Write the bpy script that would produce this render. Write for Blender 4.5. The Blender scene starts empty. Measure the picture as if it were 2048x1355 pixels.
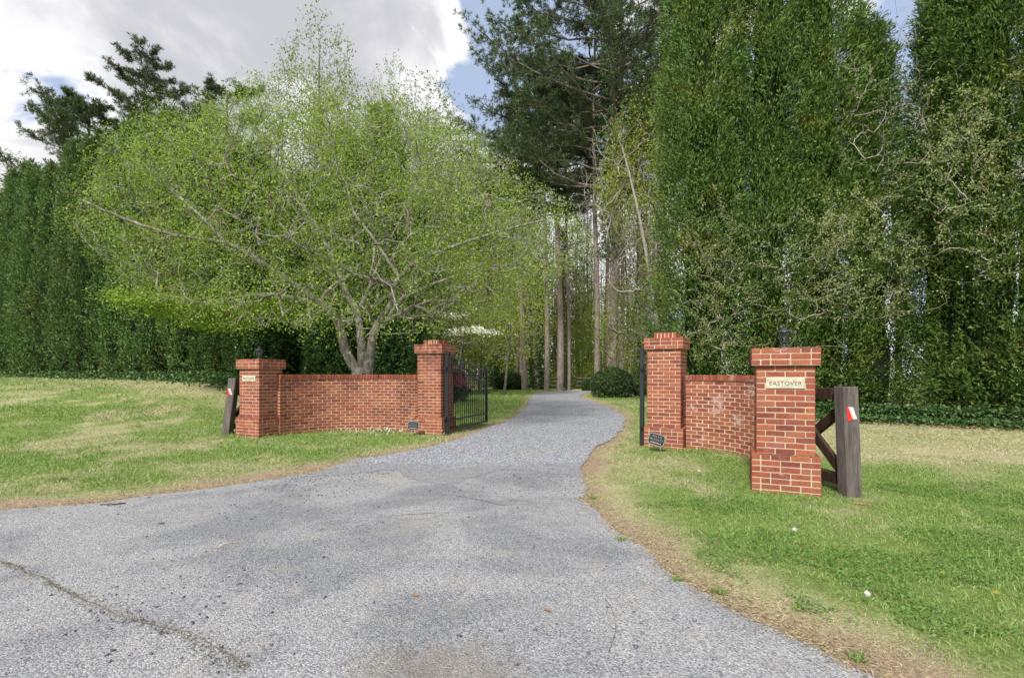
import bpy, bmesh, math
import numpy as np
from mathutils import Vector, Matrix
from mathutils.geometry import tessellate_polygon

R = math.radians
sc = bpy.context.scene
COL = sc.collection
H = 1.42            # eye height in metres
F = 1000.0          # focal length in photograph pixels (2048 wide)
HZ = 745.0          # horizon row in the photograph

# ------------------------------------------------------------------ camera
cd = bpy.data.cameras.new('camera')
cam = bpy.data.objects.new('camera', cd)
COL.objects.link(cam)
cam.location = (0, 0, H)
cam.rotation_euler = (R(90), 0, 0)
cd.sensor_width = 36.0
cd.lens = 36.0 * F / 2048.0
cd.shift_y = (HZ - 677.5) / 2048.0
cd.clip_end = 2000
sc.camera = cam

# ------------------------------------------------------------------ sun + sky
SUN_EL, SUN_AZ = 44.0, 203.0      # azimuth clockwise from +Y (the view direction)
sd = bpy.data.lights.new('sun', 'SUN')
sd.energy = 3.2
sd.angle = R(5)
sd.color = (1.0, 0.95, 0.87)
sun = bpy.data.objects.new('sun', sd)
COL.objects.link(sun)
sdir = Vector((math.sin(R(SUN_AZ)) * math.cos(R(SUN_EL)), math.cos(R(SUN_AZ)) * math.cos(R(SUN_EL)), math.sin(R(SUN_EL))))
sun.rotation_euler = (-sdir).to_track_quat('-Z', 'Y').to_euler()

sc.view_settings.view_transform = 'Standard'
sc.view_settings.look = 'None'
sc.view_settings.exposure = 0.72
sc.view_settings.gamma = 1.0
sc.render.engine = 'CYCLES'
sc.cycles.max_bounces = 4
sc.cycles.diffuse_bounces = 2
sc.cycles.glossy_bounces = 2
sc.cycles.transmission_bounces = 4
sc.cycles.transparent_max_bounces = 6
sc.cycles.caustics_reflective = False
sc.cycles.caustics_refractive = False
sc.cycles.use_denoising = True


class NT:
    """small helper round a node tree"""
    def __init__(s, tree):
        s.t = tree
        s.t.nodes.clear()

    def n(s, typ, **kw):
        nd = s.t.nodes.new(typ)
        for k, v in kw.items():
            if k.startswith('i_'):
                key = k[2:]
                key = int(key) if key.isdigit() else key.replace('_', ' ')
                s.set(nd.inputs[key], v)
            else:
                setattr(nd, k, v)
        return nd

    def set(s, sock, v):
        if hasattr(v, 'is_output'):
            s.t.links.new(v, sock)
        elif isinstance(v, bpy.types.Node):
            s.t.links.new(v.outputs[0], sock)
        else:
            sock.default_value = v

    def math(s, op, a, b=0.0, c=0.0, clamp=False):
        nd = s.t.nodes.new('ShaderNodeMath')
        nd.operation = op
        nd.use_clamp = clamp
        for i, v in enumerate((a, b, c)):
            s.set(nd.inputs[i], v)
        return nd.outputs[0]

    def vmath(s, op, a, b=(0, 0, 0)):
        nd = s.t.nodes.new('ShaderNodeVectorMath')
        nd.operation = op
        s.set(nd.inputs[0], a)
        s.set(nd.inputs[1], b)
        return nd.outputs['Value'] if op == 'DOT_PRODUCT' else nd.outputs[0]

    def noise(s, vec, scale, detail=4, rough=0.55, dist=0.0):
        nd = s.n('ShaderNodeTexNoise')
        if vec is not None:
            s.set(nd.inputs['Vector'], vec)
        nd.inputs['Scale'].default_value = scale
        nd.inputs['Detail'].default_value = detail
        nd.inputs['Roughness'].default_value = rough
        nd.inputs['Distortion'].default_value = dist
        return nd.outputs['Fac']

    def ss(s, v, a, b):
        nd = s.n('ShaderNodeMapRange', interpolation_type='SMOOTHSTEP')
        s.set(nd.inputs['Value'], v)
        s.set(nd.inputs['From Min'], a)
        s.set(nd.inputs['From Max'], b)
        return nd.outputs[0]

    def mix(s, fac, a, b, mode='MIX'):
        nd = s.n('ShaderNodeMix', data_type='RGBA', blend_type=mode)
        s.set(nd.inputs[0], fac)
        s.set(nd.inputs[6], a if hasattr(a, 'is_output') else tuple(a) + (1,))
        s.set(nd.inputs[7], b if hasattr(b, 'is_output') else tuple(b) + (1,))
        return nd.outputs[2]

    def ramp(s, fac, stops, interp='LINEAR'):
        nd = s.n('ShaderNodeValToRGB')
        s.set(nd.inputs[0], fac)
        el = nd.color_ramp.elements
        nd.color_ramp.interpolation = interp
        while len(el) < len(stops):
            el.new(0.5)
        for e, (p, c) in zip(el, stops):
            e.position = p
            e.color = tuple(c) + (1,)
        return nd.outputs[0]


w = bpy.data.worlds.new('World')
sc.world = w
w.use_nodes = True
t = NT(w.node_tree)
sky = t.n('ShaderNodeTexSky', sky_type='NISHITA', sun_disc=False)
sky.sun_elevation = R(SUN_EL)
sky.sun_rotation = R(SUN_AZ)
sky.air_density = 1.0
sky.dust_density = 0.6
sky.ozone_density = 1.5
tc = t.n('ShaderNodeTexCoord')
dvec = t.vmath('NORMALIZE', tc.outputs['Generated'])


def skydir(px, py):
    v = Vector(((px - 1024) / F, 1.0, (HZ - py) / F)).normalized()
    return tuple(v)


# broken cloud over the whole dome; open blue where the photograph shows it
vv = t.vmath('MULTIPLY', dvec, (1.0, 1.0, 1.7))
cl = t.noise(vv, 3.0, 11, 0.60, 0.45)
dens = t.math('MULTIPLY_ADD', t.math('SUBTRACT', cl, 0.5), 1.55, 0.603)
for px, py, rad, amp in ((75, 140, 4, -0.13), (165, 245, 3, -0.10), (50, 250, 3, -.08), (60, 195, 3, .10), (130, 320, 6, .08), (985, 120, 6, -0.16), (960, 215, 5, -0.12), (1010, 40, 3, -.1), (560, 215, 5, -0.12), (1340, 130, 9, -0.16),
                         (1770, 90, 7, -0.18), (450, 60, 18, 0.16), (1000, 480, 16, .14), (850, 60, 8, .08)):
    dt = t.vmath('DOT_PRODUCT', dvec, skydir(px, py))
    g = t.ss(dt, math.cos(R(rad * 1.6)), 1.0)
    dens = t.math('MULTIPLY_ADD', g, amp, dens)
fac = t.ss(dens, 0.485, 0.575)
gn = t.noise(t.vmath('MULTIPLY', dvec, (1.0, 1.0, 1.9)), 2.4, 8, 0.58, 0.5)
gd = t.vmath('DOT_PRODUCT', dvec, skydir(480, 70))
gn = t.math('MULTIPLY_ADD', t.ss(gd, math.cos(R(24)), 1.0), 0.24, gn)
thick = t.ss(t.math('MULTIPLY', t.ss(gn, 0.46, 0.80), t.ss(dens, 0.58, 0.72)), 0.0, 1.0)
ccol = t.mix(thick, (6.3, 6.3, 6.4), (3.75, 3.75, 4.05))
skyc = t.mix(1.0, sky.outputs[0], (0.95, 1.0, 1.12), 'MULTIPLY')
skyc = t.mix(0.62, skyc, (3.9, 4.5, 5.6))
col = t.mix(fac, skyc, ccol)
bg = t.n('ShaderNodeBackground')
t.set(bg.inputs[0], col)
bg.inputs[1].default_value = 0.10
wo = t.n('ShaderNodeOutputWorld')
t.set(wo.inputs[0], bg.outputs[0])


# ------------------------------------------------------------------ helpers
def G(px, py):
    """point on the flat ground seen at photograph pixel px, py"""
    y = H * F / (py - HZ)
    return np.array([(px - 1024) / F * y, y])


def P(px, py, y):
    """point at distance y seen at photograph pixel px, py"""
    return np.array([(px - 1024) / F * y, y, H + (HZ - py) / F * y])


def sstep(a, b, x):
    q = np.clip((x - a) / (b - a), 0, 1)
    return q * q * (3 - 2 * q)


def terrain_rise(x, y):
    x = np.asarray(x, float)
    y = np.asarray(y, float)
    return 1.12 * sstep(4.2, 9.5, -x) * sstep(9.5, 17.0, y - 0.10 * (-x - 6).clip(0))


def link(o, parent=None):
    COL.objects.link(o)
    if parent is not None:
        o.parent = parent
    return o


def obj(name, me, mat=None, parent=None, loc=None, rot=None, scale=None):
    o = bpy.data.objects.new(name, me)
    if mat is not None and me is not None and not me.materials:
        me.materials.append(mat)
    link(o, parent)
    if loc is not None:
        o.location = loc
    if rot is not None:
        o.rotation_euler = rot
    if scale is not None:
        o.scale = scale if hasattr(scale, '__len__') else (scale,) * 3
    return o


def tag(o, label=None, cat=None, group=None, kind=None):
    if label:
        o['label'] = label
    if cat:
        o['category'] = cat
    if group:
        o['group'] = group
    if kind:
        o['kind'] = kind
    return o


def thing(name, label, cat, loc=(0, 0, 0), rz=0.0, group=None):
    o = bpy.data.objects.new(name, None)
    o.empty_display_size = 0.2
    COL.objects.link(o)
    o.location = loc
    o.rotation_euler = (0, 0, rz)
    return tag(o, label, cat, group)


def copy_tree(o, parent=None):
    c = o.copy()
    COL.objects.link(c)
    c.parent = parent
    for ch in list(o.children):
        copy_tree(ch, c)
    return c


def npmesh(name, V, Fc, smooth=False, mat=None):
    V = np.ascontiguousarray(V, dtype=np.float32)
    Fc = np.ascontiguousarray(Fc, dtype=np.int32)
    me = bpy.data.meshes.new(name)
    n, k = Fc.shape
    me.vertices.add(len(V))
    me.vertices.foreach_set('co', V.ravel())
    me.loops.add(n * k)
    me.loops.foreach_set('vertex_index', Fc.ravel())
    me.polygons.add(n)
    me.polygons.foreach_set('loop_start', np.arange(0, n * k, k, dtype=np.int32))
    if smooth:
        me.polygons.foreach_set('use_smooth', np.ones(n, dtype=bool))
    me.update(calc_edges=True)
    if mat is not None:
        me.materials.append(mat)
    return me


def set_attr(me, name, vals):
    a = me.attributes.new(name, 'FLOAT', 'POINT')
    a.data.foreach_set('value', np.ascontiguousarray(vals, dtype=np.float32))


class MB:
    """collects polygons of mixed shapes into one mesh"""
    def __init__(s):
        s.v, s.f, s.sm = [], [], []

    def add(s, V, Fc, smooth=False):
        b = len(s.v)
        s.v += [tuple(map(float, p)) for p in V]
        for f in Fc:
            s.f.append([int(i) + b for i in f])
            s.sm.append(smooth)
        return s

    def box(s, c, d, rot=None, ch=0.0):
        V, Fc = chamfer_box(d[0], d[1], d[2], ch) if ch else plain_box(*d)
        V = np.array(V)
        if rot is not None:
            V = V @ np.array(rot.to_3x3()).T
        return s.add(V + np.array(c), Fc)

    def beam(s, a, b, wx, wz, up=(0, 0, 1), ch=0.0):
        a = Vector(a)
        b = Vector(b)
        d = b - a
        z = d.normalized()
        x = Vector(up).cross(z)
        if x.length < 1e-4:
            x = Vector((1, 0, 0))
        x.normalize()
        y = z.cross(x)
        m = Matrix((x, y, z)).transposed()
        return s.box((a + b) / 2, (wx, wz, d.length), m, ch)

    def tube(s, pts, rad, k=6, cap=True):
        pts = [np.array(p, float) for p in pts]
        rad = [rad] * len(pts) if not hasattr(rad, '__len__') else rad
        V, Fq = tube_arrays(np.array(pts), np.array(rad), k)
        s.add(V, Fq, True)
        if cap:
            b = len(s.v) - len(V)
            s.f.append(list(range(b, b + k))[::-1])
            s.sm.append(False)
            s.f.append(list(range(b + len(V) - k, b + len(V))))
            s.sm.append(False)
        return s

    def lathe(s, prof, k=12, c=(0, 0, 0), smooth=True, twist=0.0):
        prof = np.array(prof, float)
        a = np.arange(k) / k * 2 * np.pi + twist
        V = np.array([[r * math.cos(q) + c[0], r * math.sin(q) + c[1], z + c[2]] for r, z in prof for q in a])
        Fc = [[i * k + j, i * k + (j + 1) % k, (i + 1) * k + (j + 1) % k, (i + 1) * k + j] for i in range(len(prof) - 1) for j in range(k)]
        s.add(V, Fc, smooth)
        b = len(s.v) - len(V)
        s.f.append(list(range(b, b + k))[::-1])
        s.sm.append(False)
        s.f.append(list(range(b + len(V) - k, b + len(V))))
        s.sm.append(False)
        return s

    def mesh(s, name, mat=None):
        me = bpy.data.meshes.new(name)
        me.from_pydata(s.v, [], s.f)
        me.polygons.foreach_set('use_smooth', np.array(s.sm, dtype=bool))
        me.update()
        if mat is not None:
            me.materials.append(mat)
        return me

    def build(s, name, mat, parent=None, loc=None, rot=None):
        return obj(name, s.mesh(name, mat), None, parent, loc, rot)


def plain_box(x, y, z):
    V = [(sx * x / 2, sy * y / 2, sz * z / 2) for sz in (-1, 1) for sy in (-1, 1) for sx in (-1, 1)]
    return V, [(0, 2, 3, 1), (4, 5, 7, 6), (0, 1, 5, 4), (2, 6, 7, 3), (0, 4, 6, 2), (1, 3, 7, 5)]


def chamfer_box(x, y, z, c):
    bm = bmesh.new()
    bmesh.ops.create_cube(bm, size=1)
    for v in bm.verts:
        v.co = (v.co.x * x, v.co.y * y, v.co.z * z)
    bmesh.ops.bevel(bm, geom=bm.edges[:], offset=c, segments=1, affect='EDGES', profile=0.5)
    bm.verts.index_update()
    V = [tuple(v.co) for v in bm.verts]
    Fc = [[v.index for v in f.verts] for f in bm.faces]
    bm.free()
    return V, Fc


def tube_arrays(pts, rad, k):
    n = len(pts)
    d = np.gradient(pts, axis=0)
    d /= np.linalg.norm(d, axis=1, keepdims=True) + 1e-9
    ref = np.array([0, 0, 1.0]) if abs(d[:, 2]).mean() < 0.8 else np.array([1.0, 0, 0])
    x = np.cross(ref, d)
    x /= np.linalg.norm(x, axis=1, keepdims=True) + 1e-9
    y = np.cross(d, x)
    a = np.arange(k) / k * 2 * np.pi
    V = pts[:, None, :] + rad[:, None, None] * (np.cos(a)[None, :, None] * x[:, None, :] + np.sin(a)[None, :, None] * y[:, None, :])
    V = V.reshape(-1, 3)
    i = np.arange(n - 1)[:, None] * k
    j = np.arange(k)[None, :]
    j2 = (j + 1) % k
    Fq = np.stack([i + j, i + j2, i + k + j2, i + k + j], -1).reshape(-1, 4)
    return V, Fq


def join_tubes(paths, k=5):
    Vs, Fs, b = [], [], 0
    for pts, rad in paths:
        V, Fq = tube_arrays(np.asarray(pts, float), np.asarray(rad, float), k)
        Vs.append(V)
        Fs.append(Fq + b)
        b += len(V)
    return np.concatenate(Vs), np.concatenate(Fs)


def unit(v):
    return v / (np.linalg.norm(v, axis=-1, keepdims=True) + 1e-9)


def rand_unit(rng, n):
    return unit(rng.normal(size=(n, 3)))


def leaf_quads(pos, axis, length, width, rng, side=None, fold=0.0):
    """one diamond leaf for each position; axis is the leaf's direction"""
    n = len(pos)
    axis = unit(axis)
    if side is None:
        side = unit(np.cross(axis, rand_unit(rng, n)))
    L = np.broadcast_to(length, (n,))[:, None]
    W = np.broadcast_to(width, (n,))[:, None]
    nrm = np.cross(axis, side)
    m = pos + axis * L * 0.45
    V = np.stack([pos, m + side * W * 0.5 + nrm * W * fold, pos + axis * L, m - side * W * 0.5 + nrm * W * fold], 1).reshape(-1, 3)
    Fq = np.arange(n * 4).reshape(n, 4)
    return V, Fq


def cat_vf(parts):
    Vs, Fs, b = [], [], 0
    for V, Fq in parts:
        Vs.append(V)
        Fs.append(Fq + b)
        b += len(V)
    return np.concatenate(Vs), np.concatenate(Fs)


def vnoise(p, scale, seed=0):
    """cheap smooth value noise, p is (n,2) or (n,3)"""
    p = np.asarray(p, float) * scale
    if p.shape[1] == 2:
        p = np.concatenate([p, np.zeros((len(p), 1))], 1)
    i = np.floor(p).astype(np.int64)
    f = p - i
    f = f * f * (3 - 2 * f)

    def h(a, b, c):
        q = (a * 374761393 + b * 668265263 + c * 2147483647 + seed * 974634777) & 0xffffffff
        q = ((q ^ (q >> 13)) * 1274126177) & 0xffffffff
        q = (q ^ (q >> 16)) & 0xffff
        return q / 65535.0
    r = 0
    for dx in (0, 1):
        for dy in (0, 1):
            for dz in (0, 1):
                wgt = (f[:, 0] if dx else 1 - f[:, 0]) * (f[:, 1] if dy else 1 - f[:, 1]) * (f[:, 2] if dz else 1 - f[:, 2])
                r = r + wgt * h(i[:, 0] + dx, i[:, 1] + dy, i[:, 2] + dz)
    return r


def fbm(p, scale, seed=0, oct=3):
    r, a, tot = 0, 1.0, 0
    for o in range(oct):
        r = r + a * vnoise(p, scale * 2 ** o, seed + o * 17)
        tot += a
        a *= 0.5
    return r / tot


def catmull(pts, per=8):
    pts = [np.array(p, float) for p in pts]
    q = [2 * pts[0] - pts[1]] + pts + [2 * pts[-1] - pts[-2]]
    out = []
    for i in range(1, len(q) - 2):
        for k in range(per):
            s = k / per
            a, b, c, d = q[i - 1], q[i], q[i + 1], q[i + 2]
            out.append(0.5 * (2 * b + (c - a) * s + (2 * a - 5 * b + 4 * c - d) * s * s + (3 * b - a - 3 * c + d) * s ** 3))
    out.append(pts[-1])
    return np.array(out)


def in_poly(p, poly):
    x, y = p[:, 0], p[:, 1]
    r = np.zeros(len(p), bool)
    j = len(poly) - 1
    for i in range(len(poly)):
        xi, yi = poly[i]
        xj, yj = poly[j]
        if yi != yj:
            c = ((yi > y) != (yj > y)) & (x < (xj - xi) * (y - yi) / (yj - yi) + xi)
            r ^= c
        j = i
    return r


def dist_poly(p, line):
    best = np.full(len(p), 1e9)
    for a, b in zip(line[:-1], line[1:]):
        ab = b - a
        L = ab @ ab + 1e-12
        s = np.clip(((p - a) @ ab) / L, 0, 1)
        d = np.hypot(*(p - (a + s[:, None] * ab)).T)
        best = np.minimum(best, d)
    return best


# ------------------------------------------------------------------ materials
def new_mat(name):
    m = bpy.data.materials.new(name)
    m.use_nodes = True
    return m, NT(m.node_tree)


def finish(t, shader, disp=None):
    o = t.n('ShaderNodeOutputMaterial')
    t.set(o.inputs[0], shader)


def bump(t, h, strength=0.4, dist=0.01):
    b = t.n('ShaderNodeBump')
    b.inputs['Strength'].default_value = strength
    b.inputs['Distance'].default_value = dist
    t.set(b.inputs['Height'], h)
    return b.outputs[0]


def pbsdf(t, col, rough=0.8, spec=0.3, normal=None, metal=0.0):
    b = t.n('ShaderNodeBsdfPrincipled')
    t.set(b.inputs['Base Color'], col if hasattr(col, 'is_output') else tuple(col) + (1,))
    t.set(b.inputs['Roughness'], rough)
    b.inputs['Specular IOR Level'].default_value = spec
    b.inputs['Metallic'].default_value = metal
    if normal is not None:
        t.set(b.inputs['Normal'], normal)
    return b.outputs[0]


def simple(name, col, rough=0.7, spec=0.3, var=0.25, scale=8.0, bmp=0.2, bscale=60.0, metal=0.0):
    m, t = new_mat(name)
    tc = t.n('ShaderNodeTexCoord').outputs['Object']
    n = t.noise(tc, scale, 5, 0.6)
    c = t.mix(t.ss(n, 0.3, 0.7), [x * (1 - var) for x in col], [min(1, x * (1 + var)) for x in col])
    nb = bump(t, t.noise(tc, bscale, 3), bmp, 0.004) if bmp else None
    finish(t, pbsdf(t, c, rough, spec, nb, metal))
    return m


def leafmat(name, cols, trans=0.35, patch=None, pscale=0.7, rough=0.55, pth=(0.55, 0.7), spec=0.25):
    """cols: ramp stops by leaf; patch: a second colour for whole twigs or boughs of the plant"""
    m, t = new_mat(name)
    geo = t.n('ShaderNodeNewGeometry')
    oi = t.n('ShaderNodeObjectInfo')
    rnd = t.math('FRACT', t.math('ADD', geo.outputs['Random Per Island'], oi.outputs['Random']))
    c = t.ramp(rnd, [(i / max(1, len(cols) - 1), q) for i, q in enumerate(cols)])
    if patch is not None:
        tc = t.n('ShaderNodeTexCoord').outputs['Object']
        off = t.vmath('ADD', tc, t.n('ShaderNodeObjectInfo').outputs['Location'])
        n = t.noise(off, pscale, 3, 0.6)
        f = t.ss(n, *pth)
        c = t.mix(t.math('MULTIPLY', f, 0.85), c, patch)
    hs = t.n('ShaderNodeHueSaturation')
    t.set(hs.inputs['Value'], t.math('MULTIPLY_ADD', oi.outputs['Random'], 0.3, 0.85))
    t.set(hs.inputs['Color'], c)
    c = hs.outputs[0]
    d = pbsdf(t, c, rough, spec)
    tr = t.n('ShaderNodeBsdfTranslucent')
    t.set(tr.inputs[0], t.mix(1.0, c, (1.1, 1.15, 0.6), 'MULTIPLY'))
    mx = t.n('ShaderNodeMixShader')
    mx.inputs[0].default_value = trans
    t.set(mx.inputs[1], d)
    t.set(mx.inputs[2], tr.outputs[0])
    finish(t, mx.outputs[0])
    return m


def brickmat(name, stain):
    m, t = new_mat(name)
    geo = t.n('ShaderNodeNewGeometry')
    oi = t.n('ShaderNodeObjectInfo')
    rnd = t.math('FRACT', t.math('ADD', geo.outputs['Random Per Island'], oi.outputs['Random']))
    c = t.ramp(rnd, [(0.0, (0.185, 0.058, 0.043)), (0.14, (0.25, 0.074, 0.049)), (0.45, (0.285, 0.084, 0.052)),
                     (0.7, (0.315, 0.098, 0.058)), (0.88, (0.36, 0.128, 0.062)), (1.0, (0.285, 0.105, 0.080))])
    pos = geo.outputs['Position']
    n1 = t.noise(pos, 38.0, 5, 0.65)
    c = t.mix(t.ss(n1, 0.45, 0.75), c, t.mix(1.0, c, (0.62, 0.58, 0.6), 'MULTIPLY'))
    n2 = t.noise(pos, 9.0, 4, 0.6)
    c = t.mix(t.math('MULTIPLY', t.ss(n2, 0.52, 0.75), 0.35), c, (0.42, 0.20, 0.13))
    # lime bloom on the faces
    n3 = t.noise(pos, 3.2, 5, 0.62, 0.4)
    n4 = t.noise(pos, 26.0, 4, 0.7)
    f = t.math('MULTIPLY', t.ss(n3, stain, stain + 0.13), t.ss(n4, 0.38, 0.62))
    c = t.mix(t.math('MULTIPLY', f, 0.8), c, (0.55, 0.42, 0.38))
    # soil splashed up from the ground
    sep = t.n('ShaderNodeSeparateXYZ')
    t.set(sep.inputs[0], pos)
    low = t.math('SUBTRACT', 1.0, t.ss(t.math('ADD', sep.outputs[2], t.math('MULTIPLY', n2, 0.16)), 0.10, 0.34))
    c = t.mix(t.math('MULTIPLY', low, 0.55), c, (0.24, 0.095, 0.055))
    h = t.math('ADD', t.noise(pos, 120.0, 4, 0.7), t.math('MULTIPLY', n1, 0.8))
    finish(t, pbsdf(t, c, 0.88, 0.2, bump(t, h, 0.45, 0.004)))
    return m


M = {}
M['brick'] = brickmat('weathered_red_brick', 0.62)
M['brick_white'] = brickmat('red_brick_with_lime_bloom', 0.54)
m, t = new_mat('lime_mortar')
pos = t.n('ShaderNodeNewGeometry').outputs['Position']
c = t.mix(t.ss(t.noise(pos, 5.0, 5, 0.6), 0.35, 0.7), (0.55, 0.44, 0.32), (0.43, 0.31, 0.215))
finish(t, pbsdf(t, c, 0.95, 0.1, bump(t, t.noise(pos, 160, 3), 0.5, 0.003)))
M['mortar'] = m
M['plaque'] = simple('carved_limestone', (0.50, 0.46, 0.36), 0.9, 0.1, 0.22, 24, 0.5, 160)
M['letters'] = simple('dark_carved_letters', (0.13, 0.11, 0.085), 0.9, 0.1, 0.2, 30, 0)
M['iron'] = simple('black_painted_iron', (0.018, 0.020, 0.024), 0.42, 0.5, 0.25, 30, 0.15, 120)
M['black_post'] = M['iron']
M['lamp_metal'] = simple('blue_black_lamp_metal', (0.022, 0.026, 0.036), 0.38, 0.5, 0.25, 40, 0.1, 150)
M['sign_black'] = simple('black_sign_face', (0.016, 0.016, 0.017), 0.5, 0.4, 0.2, 20, 0)
M['sign_white'] = simple('white_sign_print', (0.62, 0.62, 0.60), 0.6, 0.3, 0.1, 20, 0)
M['stake'] = simple('thin_grey_wire', (0.40, 0.38, 0.36), 0.5, 0.5, 0.2, 20, 0)
M['red_tape'] = simple('red_reflective_tape', (0.62, 0.030, 0.028), 0.4, 0.5, 0.15, 30, 0)
M['white_tape'] = simple('white_reflective_tape', (0.60, 0.60, 0.60), 0.35, 0.5, 0.15, 60, 0)

m, t = new_mat('lamp_glass')
g = t.n('ShaderNodeBsdfGlass', i_Roughness=0.12, i_IOR=1.2)
g.inputs[0].default_value = (0.86, 0.9, 0.9, 1)
tr = t.n('ShaderNodeBsdfTransparent')
mx = t.n('ShaderNodeMixShader')
mx.inputs[0].default_value = 0.5
t.set(mx.inputs[1], g.outputs[0])
t.set(mx.inputs[2], tr.outputs[0])
finish(t, mx.outputs[0])
M['glass'] = m
M['bulb'] = simple('frosted_bulb', (0.7, 0.68, 0.62), 0.4, 0.5, 0.1, 20, 0)


def woodmat(name, a, b, knots=True):
    m, t = new_mat(name)
    tc = t.n('ShaderNodeTexCoord').outputs['Object']
    st = t.vmath('MULTIPLY', tc, (9, 9, 1.3))
    n = t.noise(st, 2.2, 6, 0.65, 0.6)
    c = t.mix(t.ss(n, 0.3, 0.7), a, b)
    cr = t.noise(t.vmath('MULTIPLY', tc, (40, 40, 2.0)), 2.0, 4, 0.7, 0.3)
    c = t.mix(t.math('MULTIPLY', t.ss(cr, 0.60, 0.72), 0.55), c, [q * 0.25 for q in a])
    finish(t, pbsdf(t, c, 0.85, 0.2, bump(t, t.math('SUBTRACT', n, t.ss(cr, 0.55, 0.7)), 0.6, 0.01)))
    return m


M['wood'] = woodmat('grey_weathered_timber', (0.085, 0.070, 0.064), (0.165, 0.142, 0.130))
M['wood_brown'] = woodmat('dark_brown_timber', (0.030, 0.018, 0.012), (0.085, 0.050, 0.034))  # darker, browner tone for the rails and braces
M['rail_wood'] = woodmat('old_split_rail', (0.06, 0.052, 0.045), (0.14, 0.125, 0.11))


def barkmat(name, a, b, lichen=None, ls=7.0):
    m, t = new_mat(name)
    tc = t.n('ShaderNodeTexCoord').outputs['Object']
    st = t.vmath('MULTIPLY', tc, (7, 7, 1.5))
    n = t.noise(st, 2.0, 6, 0.65, 0.4)
    c = t.mix(t.ss(n, 0.32, 0.68), a, b)
    if lichen is not None:
        c = t.mix(t.math('MULTIPLY', t.ss(t.noise(tc, ls, 4, 0.6), 0.5, 0.62), 0.7), c, lichen)
    finish(t, pbsdf(t, c, 0.9, 0.15, bump(t, n, 0.7, 0.03)))
    return m


M['bark_cherry'] = barkmat('smooth_grey_cherry_bark', (0.115, 0.098, 0.082), (0.29, 0.26, 0.222), (0.40, 0.40, 0.345))
M['bark_pine'] = barkmat('plated_pine_bark', (0.12, 0.098, 0.083), (0.30, 0.255, 0.22))
M['bark_grey'] = barkmat('grey_hardwood_bark', (0.095, 0.080, 0.066), (0.22, 0.195, 0.165), (0.26, 0.28, 0.20))
M['bark_pale'] = barkmat('pale_bare_branch_bark', (0.22, 0.195, 0.17), (0.42, 0.38, 0.33))
M['bark_dark'] = barkmat('dark_brown_bark', (0.05, 0.038, 0.030), (0.12, 0.095, 0.075))  # dark brown bark of conifer trunks, shrub stems and the twig

M['cypress'] = leafmat('dark_cypress_foliage', [(0.048, 0.098, 0.026), (0.074, 0.142, 0.037), (0.104, 0.19, 0.050), (0.145, 0.24, 0.068)], 0.15, (0.135, 0.155, 0.036), 0.8, pth=(0.53, 0.72))
M['cypress_core'] = simple('inner_shade_core', (0.012, 0.018, 0.008), 0.95, 0.05, 0.4, 4, 0)  # near-black colour stands in for shade inside crowns and bushes
M['arbor'] = leafmat('green_arborvitae_foliage', [(0.046, 0.095, 0.019), (0.074, 0.142, 0.027), (0.108, 0.195, 0.038), (0.155, 0.25, 0.055)], 0.2, (0.20, 0.21, 0.036), 0.75, pth=(0.52, 0.70))
M['arbor_yellow'] = leafmat('yellowing_arborvitae_foliage', [(0.16, 0.18, 0.03), (0.24, 0.25, 0.04), (0.32, 0.30, 0.05)], 0.25)
M['cherry_leaf'] = leafmat('fresh_cherry_leaf', [(0.115, 0.19, 0.024), (0.185, 0.285, 0.038), (0.26, 0.37, 0.060), (0.37, 0.46, 0.12)], 0.42, (0.32, 0.30, 0.13), 0.6, pth=(0.58, 0.76))
M['spring_leaf'] = leafmat('thin_spring_leaf', [(0.15, 0.195, 0.050), (0.23, 0.28, 0.075), (0.32, 0.36, 0.13)], 0.45)
M['yellow_leaf'] = leafmat('yellow_green_spring_leaf', [(0.24, 0.31, 0.04), (0.32, 0.40, 0.055), (0.40, 0.46, 0.09)], 0.45)
M['pine_needle'] = leafmat('pine_needles', [(0.045, 0.078, 0.030), (0.070, 0.112, 0.042), (0.105, 0.150, 0.060)], 0.2, (0.125, 0.15, 0.05), 0.35)
M['shrub_leaf'] = leafmat('glossy_evergreen_leaf', [(0.028, 0.065, 0.018), (0.050, 0.110, 0.028), (0.085, 0.170, 0.042), (0.13, 0.24, 0.055)], 0.2, None, rough=0.4, spec=0.4)
M['box_leaf'] = leafmat('clipped_yew_leaf', [(0.035, 0.065, 0.020), (0.055, 0.10, 0.030), (0.080, 0.14, 0.042)], 0.15)
M['ivy'] = leafmat('dark_ivy_leaf', [(0.022, 0.055, 0.018), (0.045, 0.095, 0.028), (0.080, 0.150, 0.045), (0.13, 0.21, 0.07)], 0.2, rough=0.45)
M['vine_leaf'] = leafmat('pale_vine_leaf', [(0.22, 0.28, 0.09), (0.32, 0.38, 0.14), (0.43, 0.47, 0.22)], 0.4)
M['azalea_flower'] = leafmat('pink_azalea_blossom', [(0.55, 0.10, 0.25), (0.72, 0.19, 0.38), (0.80, 0.32, 0.50)], 0.3)
M['dogwood_flower'] = leafmat('white_dogwood_blossom', [(0.62, 0.64, 0.56), (0.75, 0.76, 0.70), (0.82, 0.82, 0.78)], 0.3)
M['dead_leaf'] = leafmat('fallen_brown_leaf', [(0.20, 0.12, 0.07), (0.31, 0.20, 0.12), (0.42, 0.30, 0.20)], 0.2)


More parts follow.
